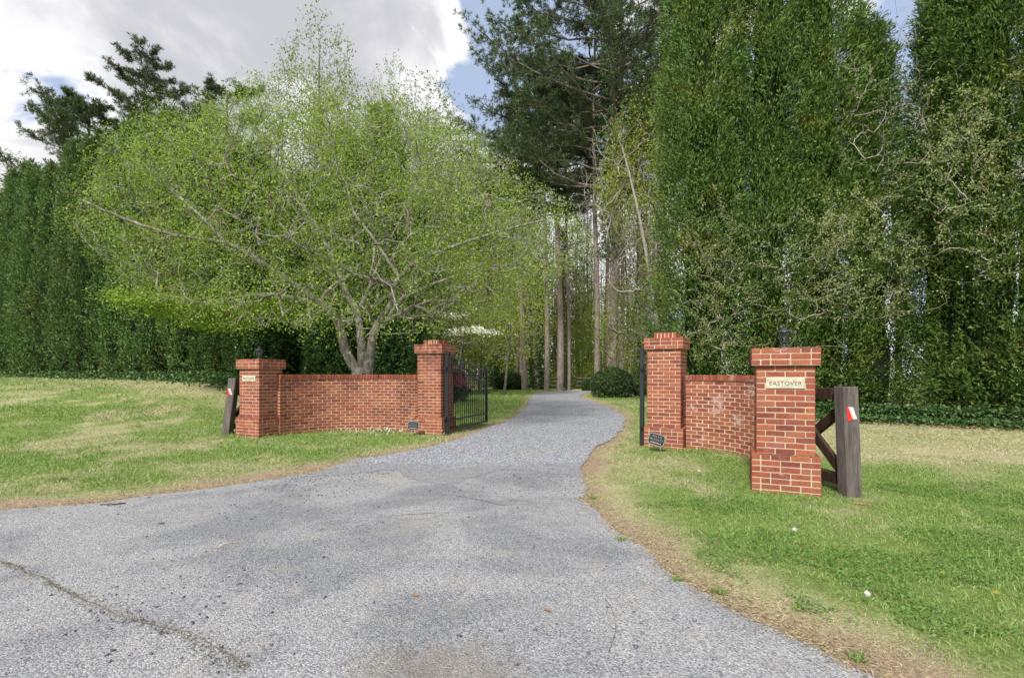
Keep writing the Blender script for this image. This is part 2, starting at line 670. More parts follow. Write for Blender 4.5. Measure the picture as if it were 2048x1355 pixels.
def tint_leaf(name, green, straw):
    m, t = new_mat(name)
    geo = t.n('ShaderNodeNewGeometry')
    at = t.n('ShaderNodeAttribute', attribute_name='straw').outputs['Fac']
    rnd = geo.outputs['Random Per Island']
    g = t.ramp(rnd, [(i / (len(green) - 1), q) for i, q in enumerate(green)])
    s = t.ramp(rnd, [(i / (len(straw) - 1), q) for i, q in enumerate(straw)])
    c = t.mix(at, g, s)
    d = pbsdf(t, c, 0.6, 0.2)
    tr = t.n('ShaderNodeBsdfTranslucent')
    t.set(tr.inputs[0], c)
    mx = t.n('ShaderNodeMixShader')
    mx.inputs[0].default_value = 0.35
    t.set(mx.inputs[1], d)
    t.set(mx.inputs[2], tr.outputs[0])
    finish(t, mx.outputs[0])
    return m


M['grass'] = tint_leaf('mixed_lawn_grass', [(0.13, 0.23, 0.045), (0.20, 0.33, 0.065), (0.27, 0.42, 0.10), (0.36, 0.48, 0.17)],
                       [(0.44, 0.40, 0.23), (0.56, 0.50, 0.32), (0.66, 0.60, 0.43), (0.48, 0.43, 0.26)])
M['litter'] = leafmat('dead_grass_litter', [(0.20, 0.15, 0.085), (0.33, 0.26, 0.16), (0.46, 0.38, 0.25), (0.30, 0.24, 0.12)], 0.1)
M['crack_bits'] = leafmat('dry_soil_crumbs', [(0.10, 0.088, 0.068), (0.17, 0.15, 0.115), (0.25, 0.22, 0.165), (0.17, 0.17, 0.09)], 0.0)
M['clover'] = leafmat('clover_leaf', [(0.10, 0.21, 0.04), (0.15, 0.29, 0.06), (0.21, 0.37, 0.09)], 0.3)
M['weed'] = leafmat('verge_weed_leaf', [(0.13, 0.20, 0.05), (0.20, 0.28, 0.08), (0.28, 0.34, 0.13)], 0.3)
M['dandelion'] = simple('yellow_dandelion', (0.75, 0.52, 0.03), 0.7, 0.2, 0.1, 20, 0)
M['puff'] = simple('white_seed_head', (0.68, 0.68, 0.66), 0.9, 0.1, 0.1, 60, 0)

# ground
m, t = new_mat('lawn_soil_and_thatch')
pos = t.n('ShaderNodeNewGeometry').outputs['Position']
straw = t.n('ShaderNodeAttribute', attribute_name='straw').outputs['Fac']
dirt = t.n('ShaderNodeAttribute', attribute_name='dirt').outputs['Fac']
n1 = t.noise(pos, 9.0, 6, 0.7)
n2 = t.noise(pos, 60.0, 4, 0.7)
gcol = t.mix(t.ss(n1, 0.3, 0.7), (0.12, 0.18, 0.045), (0.24, 0.31, 0.09))
scol = t.mix(t.ss(n2, 0.3, 0.7), (0.38, 0.32, 0.19), (0.60, 0.52, 0.35))
dcol = t.mix(t.ss(n2, 0.35, 0.65), (0.25, 0.18, 0.12), (0.46, 0.36, 0.26))
c = t.mix(t.math('ADD', straw, t.math('MULTIPLY', t.math('SUBTRACT', n2, 0.5), 0.5), clamp=True), gcol, scol)
c = t.mix(dirt, c, dcol)
finish(t, pbsdf(t, c, 0.95, 0.1, bump(t, t.math('ADD', n1, n2), 0.9, 0.03)))
M['ground'] = m

m, t = new_mat('worn_pale_asphalt')
pos = t.n('ShaderNodeNewGeometry').outputs['Position']
v = t.n('ShaderNodeTexVoronoi', feature='F1')
t.set(v.inputs['Vector'], pos)
v.inputs['Scale'].default_value = 120.0
sepc = t.n('ShaderNodeSeparateColor')
t.set(sepc.inputs[0], v.outputs['Color'])
agg = t.ramp(sepc.outputs[0], [(0.0, (0.125, 0.13, 0.145)), (0.3, (0.232, 0.236, 0.25)), (0.65, (0.312, 0.314, 0.325)), (1.0, (0.46, 0.455, 0.45))])
n1 = t.noise(pos, 0.7, 5, 0.6, 0.5)
n2 = t.noise(pos, 4.0, 5, 0.65)
c = t.mix(t.math('MULTIPLY', t.ss(n1, 0.42, 0.60), 0.75), agg, t.mix(1.0, agg, (0.60, 0.62, 0.66), 'MULTIPLY'))
c = t.mix(t.math('MULTIPLY', t.ss(n2, 0.5, 0.75), 0.5), c, (0.34, 0.315, 0.275))
c = t.mix(t.math('MULTIPLY', t.ss(t.noise(pos, 0.45, 4, 0.5, 1.0), 0.58, 0.70), 0.5), c, (0.36, 0.34, 0.30))
for (qx, qy), rad_ in ((G(780, 1345), 0.30), (G(930, 1350), 0.34)):
    dd_ = t.n('ShaderNodeVectorMath', operation='DISTANCE')
    t.set(dd_.inputs[0], pos)
    dd_.inputs[1].default_value = (qx, qy, 0)
    sm = t.math('SUBTRACT', 1.0, t.ss(t.math('MULTIPLY_ADD', t.noise(pos, 7.0, 5, 0.65), -0.5, t.math('ADD', dd_.outputs['Value'], 0.25)), rad_ * 0.35, rad_))
    c = t.mix(t.math('MULTIPLY', sm, 0.4), c, (0.18, 0.15, 0.115))
h = t.math('ADD', t.math('MULTIPLY', v.outputs['Distance'], -40.0), t.noise(pos, 40, 4))
finish(t, pbsdf(t, c, 0.9, 0.2, bump(t, h, 0.35, 0.004)))
M['asphalt'] = m

m, t = new_mat('blue_grey_gravel_bed')
pos = t.n('ShaderNodeNewGeometry').outputs['Position']
v = t.n('ShaderNodeTexVoronoi', feature='F1')
t.set(v.inputs['Vector'], pos)
v.inputs['Scale'].default_value = 34.0
sepc = t.n('ShaderNodeSeparateColor')
t.set(sepc.inputs[0], v.outputs['Color'])
agg = t.ramp(sepc.outputs[1], [(0.0, (0.14, 0.15, 0.178)), (0.4, (0.25, 0.262, 0.30)), (0.8, (0.34, 0.35, 0.385)), (1.0, (0.46, 0.455, 0.46))])
c = t.mix(t.math('MULTIPLY', t.ss(t.noise(pos, 0.9, 5, 0.6, 0.6), 0.52, 0.70), 0.55), agg, (0.36, 0.32, 0.25))
sepp = t.n('ShaderNodeSeparateXYZ')
t.set(sepp.inputs[0], pos)
thin = t.math('SUBTRACT', 1.0, t.ss(t.math('MULTIPLY_ADD', t.noise(pos, 1.6, 5, 0.65), 2.4, sepp.outputs[1]), 8.3, 9.3))
c = t.mix(t.math('MULTIPLY', thin, 0.75), c, (0.225, 0.224, 0.23))
h = t.math('MULTIPLY', v.outputs['Distance'], -30.0)
finish(t, pbsdf(t, c, 0.9, 0.2, bump(t, h, 0.35, 0.008)))
M['gravel'] = m
M['stone'] = leafmat('loose_blue_grey_stone', [(0.15, 0.16, 0.19), (0.25, 0.264, 0.30), (0.34, 0.35, 0.385), (0.47, 0.47, 0.48)], 0.0)
M['mid_stone'] = leafmat('spilled_grey_stone', [(0.09, 0.095, 0.11), (0.17, 0.178, 0.20), (0.25, 0.255, 0.275), (0.33, 0.33, 0.34)], 0.0)
M['dark_stone'] = leafmat('loose_slate_chip', [(0.055, 0.06, 0.075), (0.10, 0.11, 0.14), (0.17, 0.175, 0.20)], 0.0)
M['crack'] = simple('soil_filled_crack', (0.155, 0.135, 0.105), 0.95, 0.1, 0.4, 12, 0.4, 80)
M['red_clay'] = simple('bare_red_clay', (0.33, 0.185, 0.11), 0.95, 0.1, 0.3, 9, 0.6, 50)

# ------------------------------------------------------------------ ground, pavement and drive
left_edge = [(-30, -4), (-18, -1.6), (-10.5, 2.2)] + [G(*q) for q in ((0, 1022), (230, 1000), (450, 970), (640, 943), (745, 916), (850, 896), (950, 868), (1030, 833), (1054, 813), (1058, 797), (1070, 788))] + [(2.3, 36.5), (4.0, 39.0), (8.0, 40.2), (16, 40.5)]
right_edge = [(16, 37.4), (9.0, 37.2), (5.9, 36.3)] + [G(*q) for q in ((1158, 793), (1180, 801), (1225, 819), (1251, 839), (1226, 872), (1185, 905), (1164, 935), (1162, 985), (1185, 1012), (1245, 1062), (1300, 1112), (1352, 1160), (1425, 1203), (1505, 1243), (1600, 1288), (1745, 1355))] + [(2.5, 1.5), (4.5, 0.6), (9, -0.6), (20, -2.5), (30, -4)]
LE = catmull(left_edge, 7)
RE = catmull(right_edge, 7)
rng = np.random.default_rng(5)


def ragged(line, amp, seed):
    d = unit(np.gradient(line, axis=0))
    nrm = np.stack([-d[:, 1], d[:, 0]], 1)
    n = (fbm(line, 1.3, seed, 4) - 0.5) * 2 * amp
    return line + nrm * n[:, None]


LE = ragged(ragged(catmull(LE, 4), 0.16, 3), 0.07, 13)
RE = ragged(ragged(catmull(RE, 4), 0.14, 9), 0.07, 19)
PAVE = np.concatenate([LE, RE, [[30, -14], [-30, -14]]])
EDGE = np.concatenate([LE, RE])
YB = 7.25   # where the asphalt apron gives way to gravel


def sheet(name, poly, z, mat):
    tris = tessellate_polygon([[Vector((p[0], p[1], 0)) for p in poly]])
    V = np.column_stack([poly, np.full(len(poly), z)])
    Fc = np.array(tris)
    a, b, c = (V[Fc[:, i], :2] for i in range(3))
    cr = (b[:, 0] - a[:, 0]) * (c[:, 1] - a[:, 1]) - (b[:, 1] - a[:, 1]) * (c[:, 0] - a[:, 0])
    Fc[cr < 0] = Fc[cr < 0][:, ::-1]
    o = obj(name, npmesh(name, V, Fc, mat=mat))
    return o


iL = np.argmax(LE[:, 1] > YB)
iR = len(RE) - 1 - np.argmax((RE[::-1, 1] > YB))
front = np.column_stack([np.linspace(LE[iL, 0], RE[iR, 0], 120)[1:-1], np.zeros(118)])
front[:, 1] = YB + (fbm(front, 1.1, 21, 5) - 0.5) * 1.8 - 0.3 + np.interp(front[:, 0], [LE[iL, 0], RE[iR, 0]], [0.1, -0.1])
apron = np.concatenate([LE[:iL + 1], [[LE[iL, 0] + .2, YB + 1.2], [RE[iR, 0] - .2, YB + 1.2]], RE[iR:], [[30, -14], [-30, -14]]])
tag(sheet('road', apron, 0.010, M['asphalt']), 'worn pale grey asphalt road and apron in front of the gate', kind='structure')
grav = np.concatenate([LE[iL:], RE[:iR + 1], front[::-1]])
tag(sheet('gravel_drive', grav, 0.0138, M['gravel']), 'blue grey gravel drive winding through the gate into the woods', kind='structure')


def axis_vals(fine_a, fine_b, step, far_a, far_b):
    mid = np.arange(fine_a, fine_b, step)
    up, d, x = [], step, fine_b
    while x < far_b:
        up.append(x)
        d *= 1.12
        x += d
    up.append(far_b)
    dn, d, x = [], step, fine_a
    while x > far_a:
        d *= 1.12
        x -= d
        dn.append(max(x, far_a))
    return np.array(sorted(set(dn)) + list(mid) + up)


xs = axis_vals(-13, 12, 0.11, -700, 700)
ys = axis_vals(2.0, 15, 0.11, -60, 900)
X, Y = np.meshgrid(xs, ys)
gp = np.column_stack([X.ravel(), Y.ravel()])
inside = in_poly(gp, PAVE)
near = (np.abs(gp[:, 0]) < 35) & (gp[:, 1] > -15) & (gp[:, 1] < 50)
de = np.full(len(gp), 50.0)
de[near] = dist_poly(gp[near], EDGE)
sde = np.where(inside, -de, de)


def straw_of(p, d):
    """share of dead straw-coloured grass at p; d is the distance to the pavement edge"""
    a = fbm(p, 0.55, 31, 4)
    b = fbm(p, 2.2, 77, 3)
    s = sstep(0.44, 0.68, 0.5 * a + 0.5 * b) * 0.6
    # mown-off warm-season grass behind the right pier and along the hedges
    s = np.maximum(s, sstep(3.6, 4.6, p[:, 0] - 0.12 * p[:, 1]) * sstep(6.7, 8.2, p[:, 1] + 1.2 * (a - .5)) * (0.62 + 0.5 * (b - 0.3)))
    hl = (p[:, 1] - (17 + (-9.2 - p[:, 0]) * 9 / 17.8))          # < 0 in front of the left hedge
    s = np.maximum(s, sstep(-3.6, -1.8, hl) * sstep(-6.0, -7.5, p[:, 0]) * (0.55 + 0.7 * (b - 0.4)))
    s = np.maximum(s, sstep(-4.5, -5.5, p[:, 0]) * sstep(0.47, 0.66, 0.4 * a + 0.6 * b) * 0.62)
    s = np.maximum(s, sstep(0.75, 0.15, d + 0.5 * (b - 0.5)) * 0.75)
    s *= 1 - 0.9 * sstep(11.5, 13, p[:, 1]) * sstep(-4.2, -3.6, p[:, 0]) * sstep(4.5, 3.5, p[:, 0])   # kept lawn behind the gate
    return np.clip(s, 0, 1)


straw_v = straw_of(gp, sde)
dn = fbm(gp, 1.6, 51, 4)
dirt_v = sstep(0.34, 0.04, sde - 0.9 * (dn - 0.46) - 0.16 * (gp[:, 0] < -1) * (gp[:, 1] < 8.5)) * (gp[:, 1] < 45)
Z = terrain_rise(gp[:, 0], gp[:, 1]) + 0.05 * sstep(0.0, 0.8, sde) * (fbm(gp, 0.5, 8) + .3) + 0.02 * (fbm(gp, 3, 4) - .5) * sstep(0.1, 0.5, sde)
Z = np.where(inside & (de > 0.12), -0.05, Z)
Z -= sstep(60, 300, gp[:, 1]) * 6.0


def ground_z(x, y):
    x = np.atleast_1d(np.asarray(x, float))
    y = np.atleast_1d(np.asarray(y, float))
    Zg = Z.reshape(len(ys), len(xs))
    i = np.clip(np.searchsorted(xs, x) - 1, 0, len(xs) - 2)
    j = np.clip(np.searchsorted(ys, y) - 1, 0, len(ys) - 2)
    u = (x - xs[i]) / (xs[i + 1] - xs[i])
    v_ = (y - ys[j]) / (ys[j + 1] - ys[j])
    return (Zg[j, i] * (1 - u) * (1 - v_) + Zg[j, i + 1] * u * (1 - v_) + Zg[j + 1, i] * (1 - u) * v_ + Zg[j + 1, i + 1] * u * v_)


nx, ny = len(xs), len(ys)
ii, jj = np.meshgrid(np.arange(nx - 1), np.arange(ny - 1))
a = (jj * nx + ii).ravel()
me = npmesh('ground', np.column_stack([gp, Z]), np.column_stack([a, a + 1, a + nx + 1, a + nx]), True, M['ground'])
set_attr(me, 'straw', straw_v)
set_attr(me, 'dirt', dirt_v)
tag(obj('ground', me), 'lawn soil and woodland floor', kind='structure')

# --- lawn grass
boxes = [(-2, 8.2, 2.0, 7.5, 5200, 0.85), (-13, -1, 4.5, 9.0, 1900, 1.1), (-16, 12.5, 7.5, 13.5, 800, 1.25), (-26, -4, 12, 25, 170, 1.7), (-4, 16, 13.5, 38, 90, 2.0)]
gv, gs = [], []
rng = np.random.default_rng(11)
for x0, x1, y0, y1, dens_, big in boxes:
    n = int((x1 - x0) * (y1 - y0) * dens_)
    p = np.column_stack([rng.uniform(x0, x1, n), rng.uniform(y0, y1, n)])
    p = p[np.abs(p[:, 0]) < 1.06 * p[:, 1] + 0.4]
    clump = fbm(p, 5.0, 91, 2)
    p = p[rng.random(len(p)) < 0.25 + 1.1 * clump]
    ins = in_poly(p, PAVE)
    p = p[~ins]
    d = dist_poly(p, EDGE)
    edge_keep = np.maximum(0.05, sstep(-0.05, 0.32, d + 1.3 * (fbm(p, 2.3, 51, 4) - 0.58) - 0.15 * (p[:, 0] < -1) * (p[:, 1] < 8.5)))
    k = rng.random(len(p)) < edge_keep
    p, d = p[k], d[k]
    st = straw_of(p, d)
    st = np.clip(st + rng.normal(0, 0.22, len(p)), 0, 1)
    n = len(p)
    L = rng.uniform(0.025, 0.075, n) * (0.25 + 1.6 * fbm(p, 1.4, 63, 3) ** 1.3) * big * (1 - 0.3 * st)
    tall = rng.random(n) < 0.02
    L[tall] *= 1.9
    az = rng.uniform(0, 2 * np.pi, n)
    lean = np.abs(rng.normal(0.35, 0.35, n)) + 0.5 * st
    ax = np.column_stack([np.cos(az) * np.sin(lean), np.sin(az) * np.sin(lean), np.cos(lean)])
    pos3 = np.column_stack([p, ground_z(p[:, 0], p[:, 1]) - 0.004])
    side = unit(np.cross(ax, rand_unit(rng, n)))
    W = rng.uniform(0.003, 0.006, n) * big * (1 + 0.10 * p[:, 1])
    m_ = pos3 + ax * L[:, None] * 0.55
    tip = pos3 + ax * L[:, None]
    tip[:, :2] += (ax[:, :2]) * L[:, None] * 0.4
    tip[:, 2] -= L * 0.08
    V = np.stack([pos3 - side * W[:, None] * 0.4, m_ + side * W[:, None] * .5, tip, m_ - side * W[:, None] * .5], 1).reshape(-1, 3)
    gv.append(V)
    gs.append(np.repeat(st, 4))
V = np.concatenate(gv)
me = npmesh('lawn_grass', V, np.arange(len(V)).reshape(-1, 4), mat=M['grass'])
set_attr(me, 'straw', np.concatenate(gs))
tag(obj('lawn_grass', me), 'patchy green and straw coloured lawn grass beside the road', 'grass', kind='stuff')

# clover patches in the right-hand lawn
n = 60000
p = np.column_stack([rng.uniform(0.8, 6.5, n), rng.uniform(2.6, 6.2, n)])
p = p[~in_poly(p, PAVE)]
d = dist_poly(p, EDGE)
k = (fbm(p, 1.7, 141, 4) + 0.22 * np.exp(-((p[:, 0] - 2.1) ** 2 / 1.2 + (p[:, 1] - 4.6) ** 2 / .8)) > 0.62) & (d > 0.3)
p = p[k]
n = len(p)
pos3 = np.column_stack([p, ground_z(p[:, 0], p[:, 1]) + rng.uniform(0.015, 0.05, n)])
ax = unit(np.column_stack([rng.normal(size=n), rng.normal(size=n), rng.normal(0.1, 0.3, n)]))
side = unit(np.cross(ax, np.array([0, 0, 1.0]) + 0.35 * rng.normal(size=(n, 3))))
V, Fq = leaf_quads(pos3, ax, rng.uniform(0.012, 0.022, n), rng.uniform(0.012, 0.02, n), rng, side)
tag(obj('clover', npmesh('clover', V, Fq, mat=M['clover'])), 'dark green clover patches in the right lawn', 'clover', kind='stuff')

# dead grass and grit along the verges
n = 46000
i_ = np.concatenate([rng.integers(0, len(LE), n // 2), rng.integers(0, len(RE), n // 2) + len(LE)])
p = EDGE[i_] + rng.normal(0, 0.05, (n, 2))
dv = rng.normal(0, 1, (n, 2))
off_ = np.abs(rng.normal(0, 0.22, n))
p = p + unit(dv) * off_[:, None]
k = (np.abs(p[:, 0]) < 1.1 * p[:, 1] + 0.3) & (p[:, 1] > 1.8) & (p[:, 1] < 13)
p = p[k]
ins = in_poly(p, PAVE)
d = dist_poly(p, EDGE)
k = ~ins | (rng.random(len(p)) < np.exp(-d / 0.04) * (fbm(p, 2.0, 23, 3) > 0.45))
p, ins = p[k], ins[k]
n = len(p)
zz_ = np.where(ins, 0.014, ground_z(p[:, 0], p[:, 1]) + 0.004)
V, Fq = leaf_quads(np.column_stack([p, zz_]), rng.normal(0, 1, (n, 3)) * np.array([1, 1, .22]) + np.array([0, 0, .1]), rng.uniform(0.015, 0.06, n), rng.uniform(0.003, 0.007, n), rng)
tag(obj('dead_grass', npmesh('dead_grass', V, Fq, mat=M['litter'])), 'dead grass and litter along the edges of the asphalt', 'litter', kind='stuff')

# --- loose stones
OCT_V = np.array([(1, 0, 0), (0, 1, 0), (-1, 0, 0), (0, -1, 0), (0, 0, 1), (0, 0, -1)], float)
OCT_F = np.array([(0, 1, 4), (1, 2, 4), (2, 3, 4), (3, 0, 4), (1, 0, 5), (2, 1, 5), (3, 2, 5), (0, 3, 5)])


def stones(name, p, z, size, mat, label, rng):
    n = len(p)
    V = OCT_V[None] * (1 + rng.normal(0, 0.22, (n, 6, 3))) + rng.normal(0, 0.22, (n, 6, 3))
    V = V * (size[:, None, None] * np.array([0.55, 0.45, 0.32]))
    az = rng.uniform(0, 2 * np.pi, n)
    c_, s_ = np.cos(az), np.sin(az)
    x = V[..., 0] * c_[:, None] - V[..., 1] * s_[:, None]
    y = V[..., 0] * s_[:, None] + V[..., 1] * c_[:, None]
    V = np.stack([x, y, V[..., 2]], -1) + np.column_stack([p, z + size * 0.12])[:, None, :]
    Fc = (OCT_F[None] + (np.arange(n) * 6)[:, None, None]).reshape(-1, 3)
    return tag(obj(name, npmesh(name, V.reshape(-1, 3), Fc, mat=mat)), label, 'gravel', kind='stuff')


n = 75000
p = np.column_stack([rng.uniform(-3, 5, n), 5.7 + 22 * rng.random(n) ** 2.0])
p = p[in_poly(p, np.concatenate([LE[iL - 50:], RE[:iR + 50]]))]
keep = rng.random(len(p)) < sstep(5.7, 8.8, p[:, 1] + 1.6 * (fbm(p, 0.9, 44, 3) - 0.5)) * 0.95 * sstep(27, 12, p[:, 1])
p = p[keep]
fr = p[:, 1] < YB + 0.5
stones('gravel_stones', p[~fr], np.full((~fr).sum(), 0.014), rng.uniform(0.014, 0.034, (~fr).sum()), M['stone'], 'loose blue grey crushed stone on the drive', rng)
stones('spilled_gravel', p[fr], np.full(fr.sum(), 0.0125), rng.uniform(0.010, 0.026, fr.sum()), M['mid_stone'], 'gravel spilled from the drive onto the asphalt apron', rng)
n = 5200
p = np.column_stack([rng.uniform(-7, 2.2, n), rng.uniform(2.0, 7.2, n)])
p = p[in_poly(p, PAVE)]
c0 = G(330, 1240)
c1 = G(430, 1190)
wgt = 0.05 + 0.8 * np.exp(-(((p - c0) ** 2).sum(1)) / 0.35) + 0.5 * np.exp(-(((p - c1) ** 2).sum(1)) / 0.3) + 0.2 * (fbm(p, 0.8, 71, 3) > 0.58)
p = p[rng.random(len(p)) < wgt]
stones('stone_chips', p, np.full(len(p), 0.011), rng.uniform(0.008, 0.034, len(p)) * rng.uniform(0.5, 1, len(p)), M['dark_stone'], 'dark stone chips scattered over the asphalt', rng)


def strip(name, pts, wid, z, mat, label, seed):
    line = catmull(pts, 24)
    line = ragged(ragged(line, 0.07, seed), 0.02, seed + 30)
    d = unit(np.gradient(line, axis=0))
    nrm = np.stack([-d[:, 1], d[:, 0]], 1)
    wd = wid * np.clip(2.0 * fbm(line, 7.0, seed + 5, 3) - 0.5, 0.12, 1.2)
    wd[0] = wd[-1] = 0.002
    V = np.concatenate([np.column_stack([line + nrm * wd[:, None], np.full(len(line), z)]), np.column_stack([line - nrm * wd[:, None], np.full(len(line), z)])])
    k = len(line)
    i = np.arange(k - 1)
    return tag(obj(name, npmesh(name, V, np.column_stack([i + k, i + k + 1, i + 1, i]), mat=mat)), label, kind='structure')


CR = [G(*q) for q in ((-40, 1120), (40, 1140), (110, 1175), (180, 1205), (240, 1232), (300, 1250), (370, 1275), (430, 1310), (490, 1340))]
strip('pavement_crack', CR, 0.010, 0.014, M['crack'], 'soil filled crack running across the lower left asphalt', 2)
cl_ = catmull(CR, 30)
n = 1100
i_ = rng.integers(0, len(cl_), n)
wn = fbm(cl_[i_], 3.0, 15, 3)
p = cl_[i_] + rng.normal(0, 1, (n, 2)) * (0.010 + 0.16 * np.clip(wn - 0.40, 0, 1))[:, None]
V, Fq = leaf_quads(np.column_stack([p, np.full(n, 0.013)]), rng.normal(0, 1, (n, 3)) * np.array([1, 1, .25]) + np.array([0, 0, .2]), rng.uniform(0.008, 0.022, n), rng.uniform(0.004, 0.010, n), rng)
me = npmesh('crack_debris', V, Fq, mat=M['crack_bits'])
tag(obj('crack_debris', me), 'dry soil and dead grass caught along the asphalt crack', 'debris', kind='stuff')
strip('pavement_crack', [G(*q) for q in ((640, 1058), (700, 1055), (760, 1035), (840, 1028), (930, 1025))], 0.006, 0.014, M['crack'], 'thin crack across the middle of the asphalt apron', 4)
strip('pavement_crack', [G(*q) for q in ((1215, 1200), (1235, 1235), (1240, 1270), (1225, 1310))], 0.003, 0.014, M['crack'], 'short weedy crack near the right verge of the asphalt', 6)
strip('pavement_crack', [G(*q) for q in ((900, 990), (960, 1000), (1000, 1012), (1060, 1010))], 0.006, 0.014, M['crack'], 'short crack at the gravel end of the apron', 8)
strip('paint_scuff', [G(*q) for q in ((430, 1098), (442, 1090), (465, 1086), (492, 1083))], 0.012, 0.0145, M['mortar'], 'pale curved scuff mark on the asphalt', 12)
q = G(1728, 1014)
th = np.arange(14) / 14 * 2 * np.pi
poly = np.column_stack([q[0] + 0.13 * np.cos(th) * (0.8 + 0.3 * np.sin(3 * th)), q[1] + 0.09 * np.sin(th) * (0.8 + 0.3 * np.cos(2 * th))])
tag(sheet('bare_soil', poly, float(ground_z(*q)[0]) + 0.006, M['red_clay']), 'small bare patch of red clay beside the right timber post', kind='structure')

# ------------------------------------------------------------------ masonry
BL, BW, BH = 0.2032, 0.1016, 0.0685      # brick modules: length, half length, course
J = 0.0115


def brick_mesh(name, x, y, z, mat):
    V, Fc = chamfer_box(x, y, z, 0.0045)
    me = bpy.data.meshes.new(name)
    me.from_pydata(V, [], Fc)
    me.materials.append(mat)
    return me


BM = {}
for key in ('brick', 'brick_white'):
    BM[key, 'S'] = brick_mesh('brick_stretcher', BL - J, BW - J, BH - J, M[key])
    BM[key, 'H'] = brick_mesh('brick_half', BW - J, BW - J, BH - J, M[key])
    BM[key, 'R'] = brick_mesh('brick_rowlock', BH - J, BL - J, BW - 0.006, M[key])
    BM[key, 'C'] = brick_mesh('brick_coping', BH - J, 0.245, BW - 0.006, M[key])


class Joined:
    """bricks too far from view to pick apart, kept as real geometry in one part"""
    def __init__(s):
        s.mb = MB()

    def add(s, me, loc, rz):
        m = np.array(Matrix.Rotation(rz, 3, 'Z'))
        V = np.array([v.co for v in me.vertices]) @ m.T + np.array(loc)
        s.mb.add(V, [list(p.vertices) for p in me.polygons])

    def build(s, name, mat, parent):
        if s.mb.v:
            o = s.mb.build(name, mat, parent)
            o['kind'] = 'stuff'


brng = np.random.default_rng(3)


def pier(name, label, corner, rot, n_base, n_shaft, top_tier, bury, plaque=None, key='brick', faces='FR', group='brick gate piers'):
    """corner: world xy of the front right base corner (seen from the road); rot: direction of the front face"""
    W0, W1 = 3.5 * BL, 3 * BL
    dx, dy = np.array([math.cos(rot), math.sin(rot)]), np.array([-math.sin(rot), math.cos(rot)])
    cen = np.array(corner) - dx * W0 / 2 + dy * W0 / 2
    root = thing(name, label, 'gate pier', (cen[0], cen[1], 0), rot, group)
    rear = Joined()
    z = -bury
    courses = [(W0, 1)] * n_base + [(W1, 0)] * n_shaft + [(W0, 2)] * 3
    mort = MB()
    blocked = None
    if plaque:
        blocked = plaque
    for ci, (wd, kind) in enumerate(courses):
        zc = z + BH / 2
        hw = wd / 2
        nfull = round(wd / BW)          # length in half bricks

        def fill(length_half, flip):
            s = ['S'] * (length_half // 2) + (['H'] if length_half % 2 else [])
            return s[::-1] if flip else s
        odd = ci % 2
        for face in range(4):            # 0 front, 1 right, 2 back, 3 left
            own = (face % 2 == odd)
            ln = nfull if own else nfull - 2
            seq = fill(ln, (ci // 2) % 2)
            x = -ln * BW / 2
            for s in seq:
                L = BL if s == 'S' else BW
                cx = x + L / 2
                x += L
                lx, ly = cx, -hw + BW / 2
                rz = face * math.pi / 2
                c_, s_ = math.cos(rz), math.sin(rz)
                loc = Vector((lx * c_ - ly * s_, lx * s_ + ly * c_, zc))
                if blocked and face == 0 and blocked[0] <= ci < blocked[0] + 2 and abs(cx) < 0.2:
                    continue
                loc += Vector((c_ * 0 + s_, -c_, 0)) * float(brng.uniform(-0.002, 0.003))
                if (face == 0 and 'F' in faces) or (face == 1 and 'R' in faces):
                    obj('brick', BM[key, s], None, root, loc, (float(brng.normal(0, .006)), float(brng.normal(0, .006)), rz + float(brng.normal(0, .008))))
                else:
                    rear.add(BM[key, s], loc, rz)
        dz = BH
        ledge = 0.016 if (ci + 1 == len(courses) or courses[ci + 1][0] < wd) else -0.001
        mort.box((0, 0, zc - ledge / 2), (wd - 0.021, wd - 0.021, BH - ledge))
        z += dz
    if top_tier:
        for r_ in range(2):
            for q_ in range(6):
                obj('brick', BM[key, 'R'], None, root, ((q_ - 2.5) * BH, (r_ - 0.5) * BL, z + BW / 2), (0, 0, float(brng.normal(0, .01))))
        mort.box((0, 0, z + BW / 2 - 0.006), (6 * BH - 0.016, 2 * BL - 0.016, BW - 0.012))
    mort.build('mortar', M['mortar'], root)
    rear.build('rear_bricks', M[key], root)
    if plaque:
        pz = -bury + (plaque[0] + 1) * BH
        pl = MB().box((0, -W1 / 2 + 0.02, pz), (0.396, 0.05, 2 * BH - 0.012), None, 0.004).build('name_plaque', M['plaque'], root)
        pl['label'] = 'pale limestone name plaque reading EASTOVER'
        text('lettering', 'EASTOVER', 0.066, pl, (0, -W1 / 2 - 0.0062, pz - 0.023), M['letters'], 0.33)
    return root, cen, z


def text(name, s, size, parent, loc, mat, width=None, rx=90.0, thin=0.0):
    cu = bpy.data.curves.new(name, 'FONT')
    cu.body = s
    cu.size = size
    cu.align_x = 'CENTER'
    cu.extrude = 0.0012
    cu.offset = thin
    cu.space_character = 1.06
    ob = bpy.data.objects.new(name, cu)
    COL.objects.link(ob)
    dg = bpy.context.evaluated_depsgraph_get()
    me = bpy.data.meshes.new_from_object(ob.evaluated_get(dg))
    bpy.data.objects.remove(ob)
    me.materials.clear()
    me.materials.append(mat)
    o = obj(name, me, None, parent, loc, (R(rx), 0, 0))
    if width:
        xs_ = [v.co.x for v in me.vertices]
        o.scale = (width / (max(xs_) - min(xs_)), 1, 1)
    return o


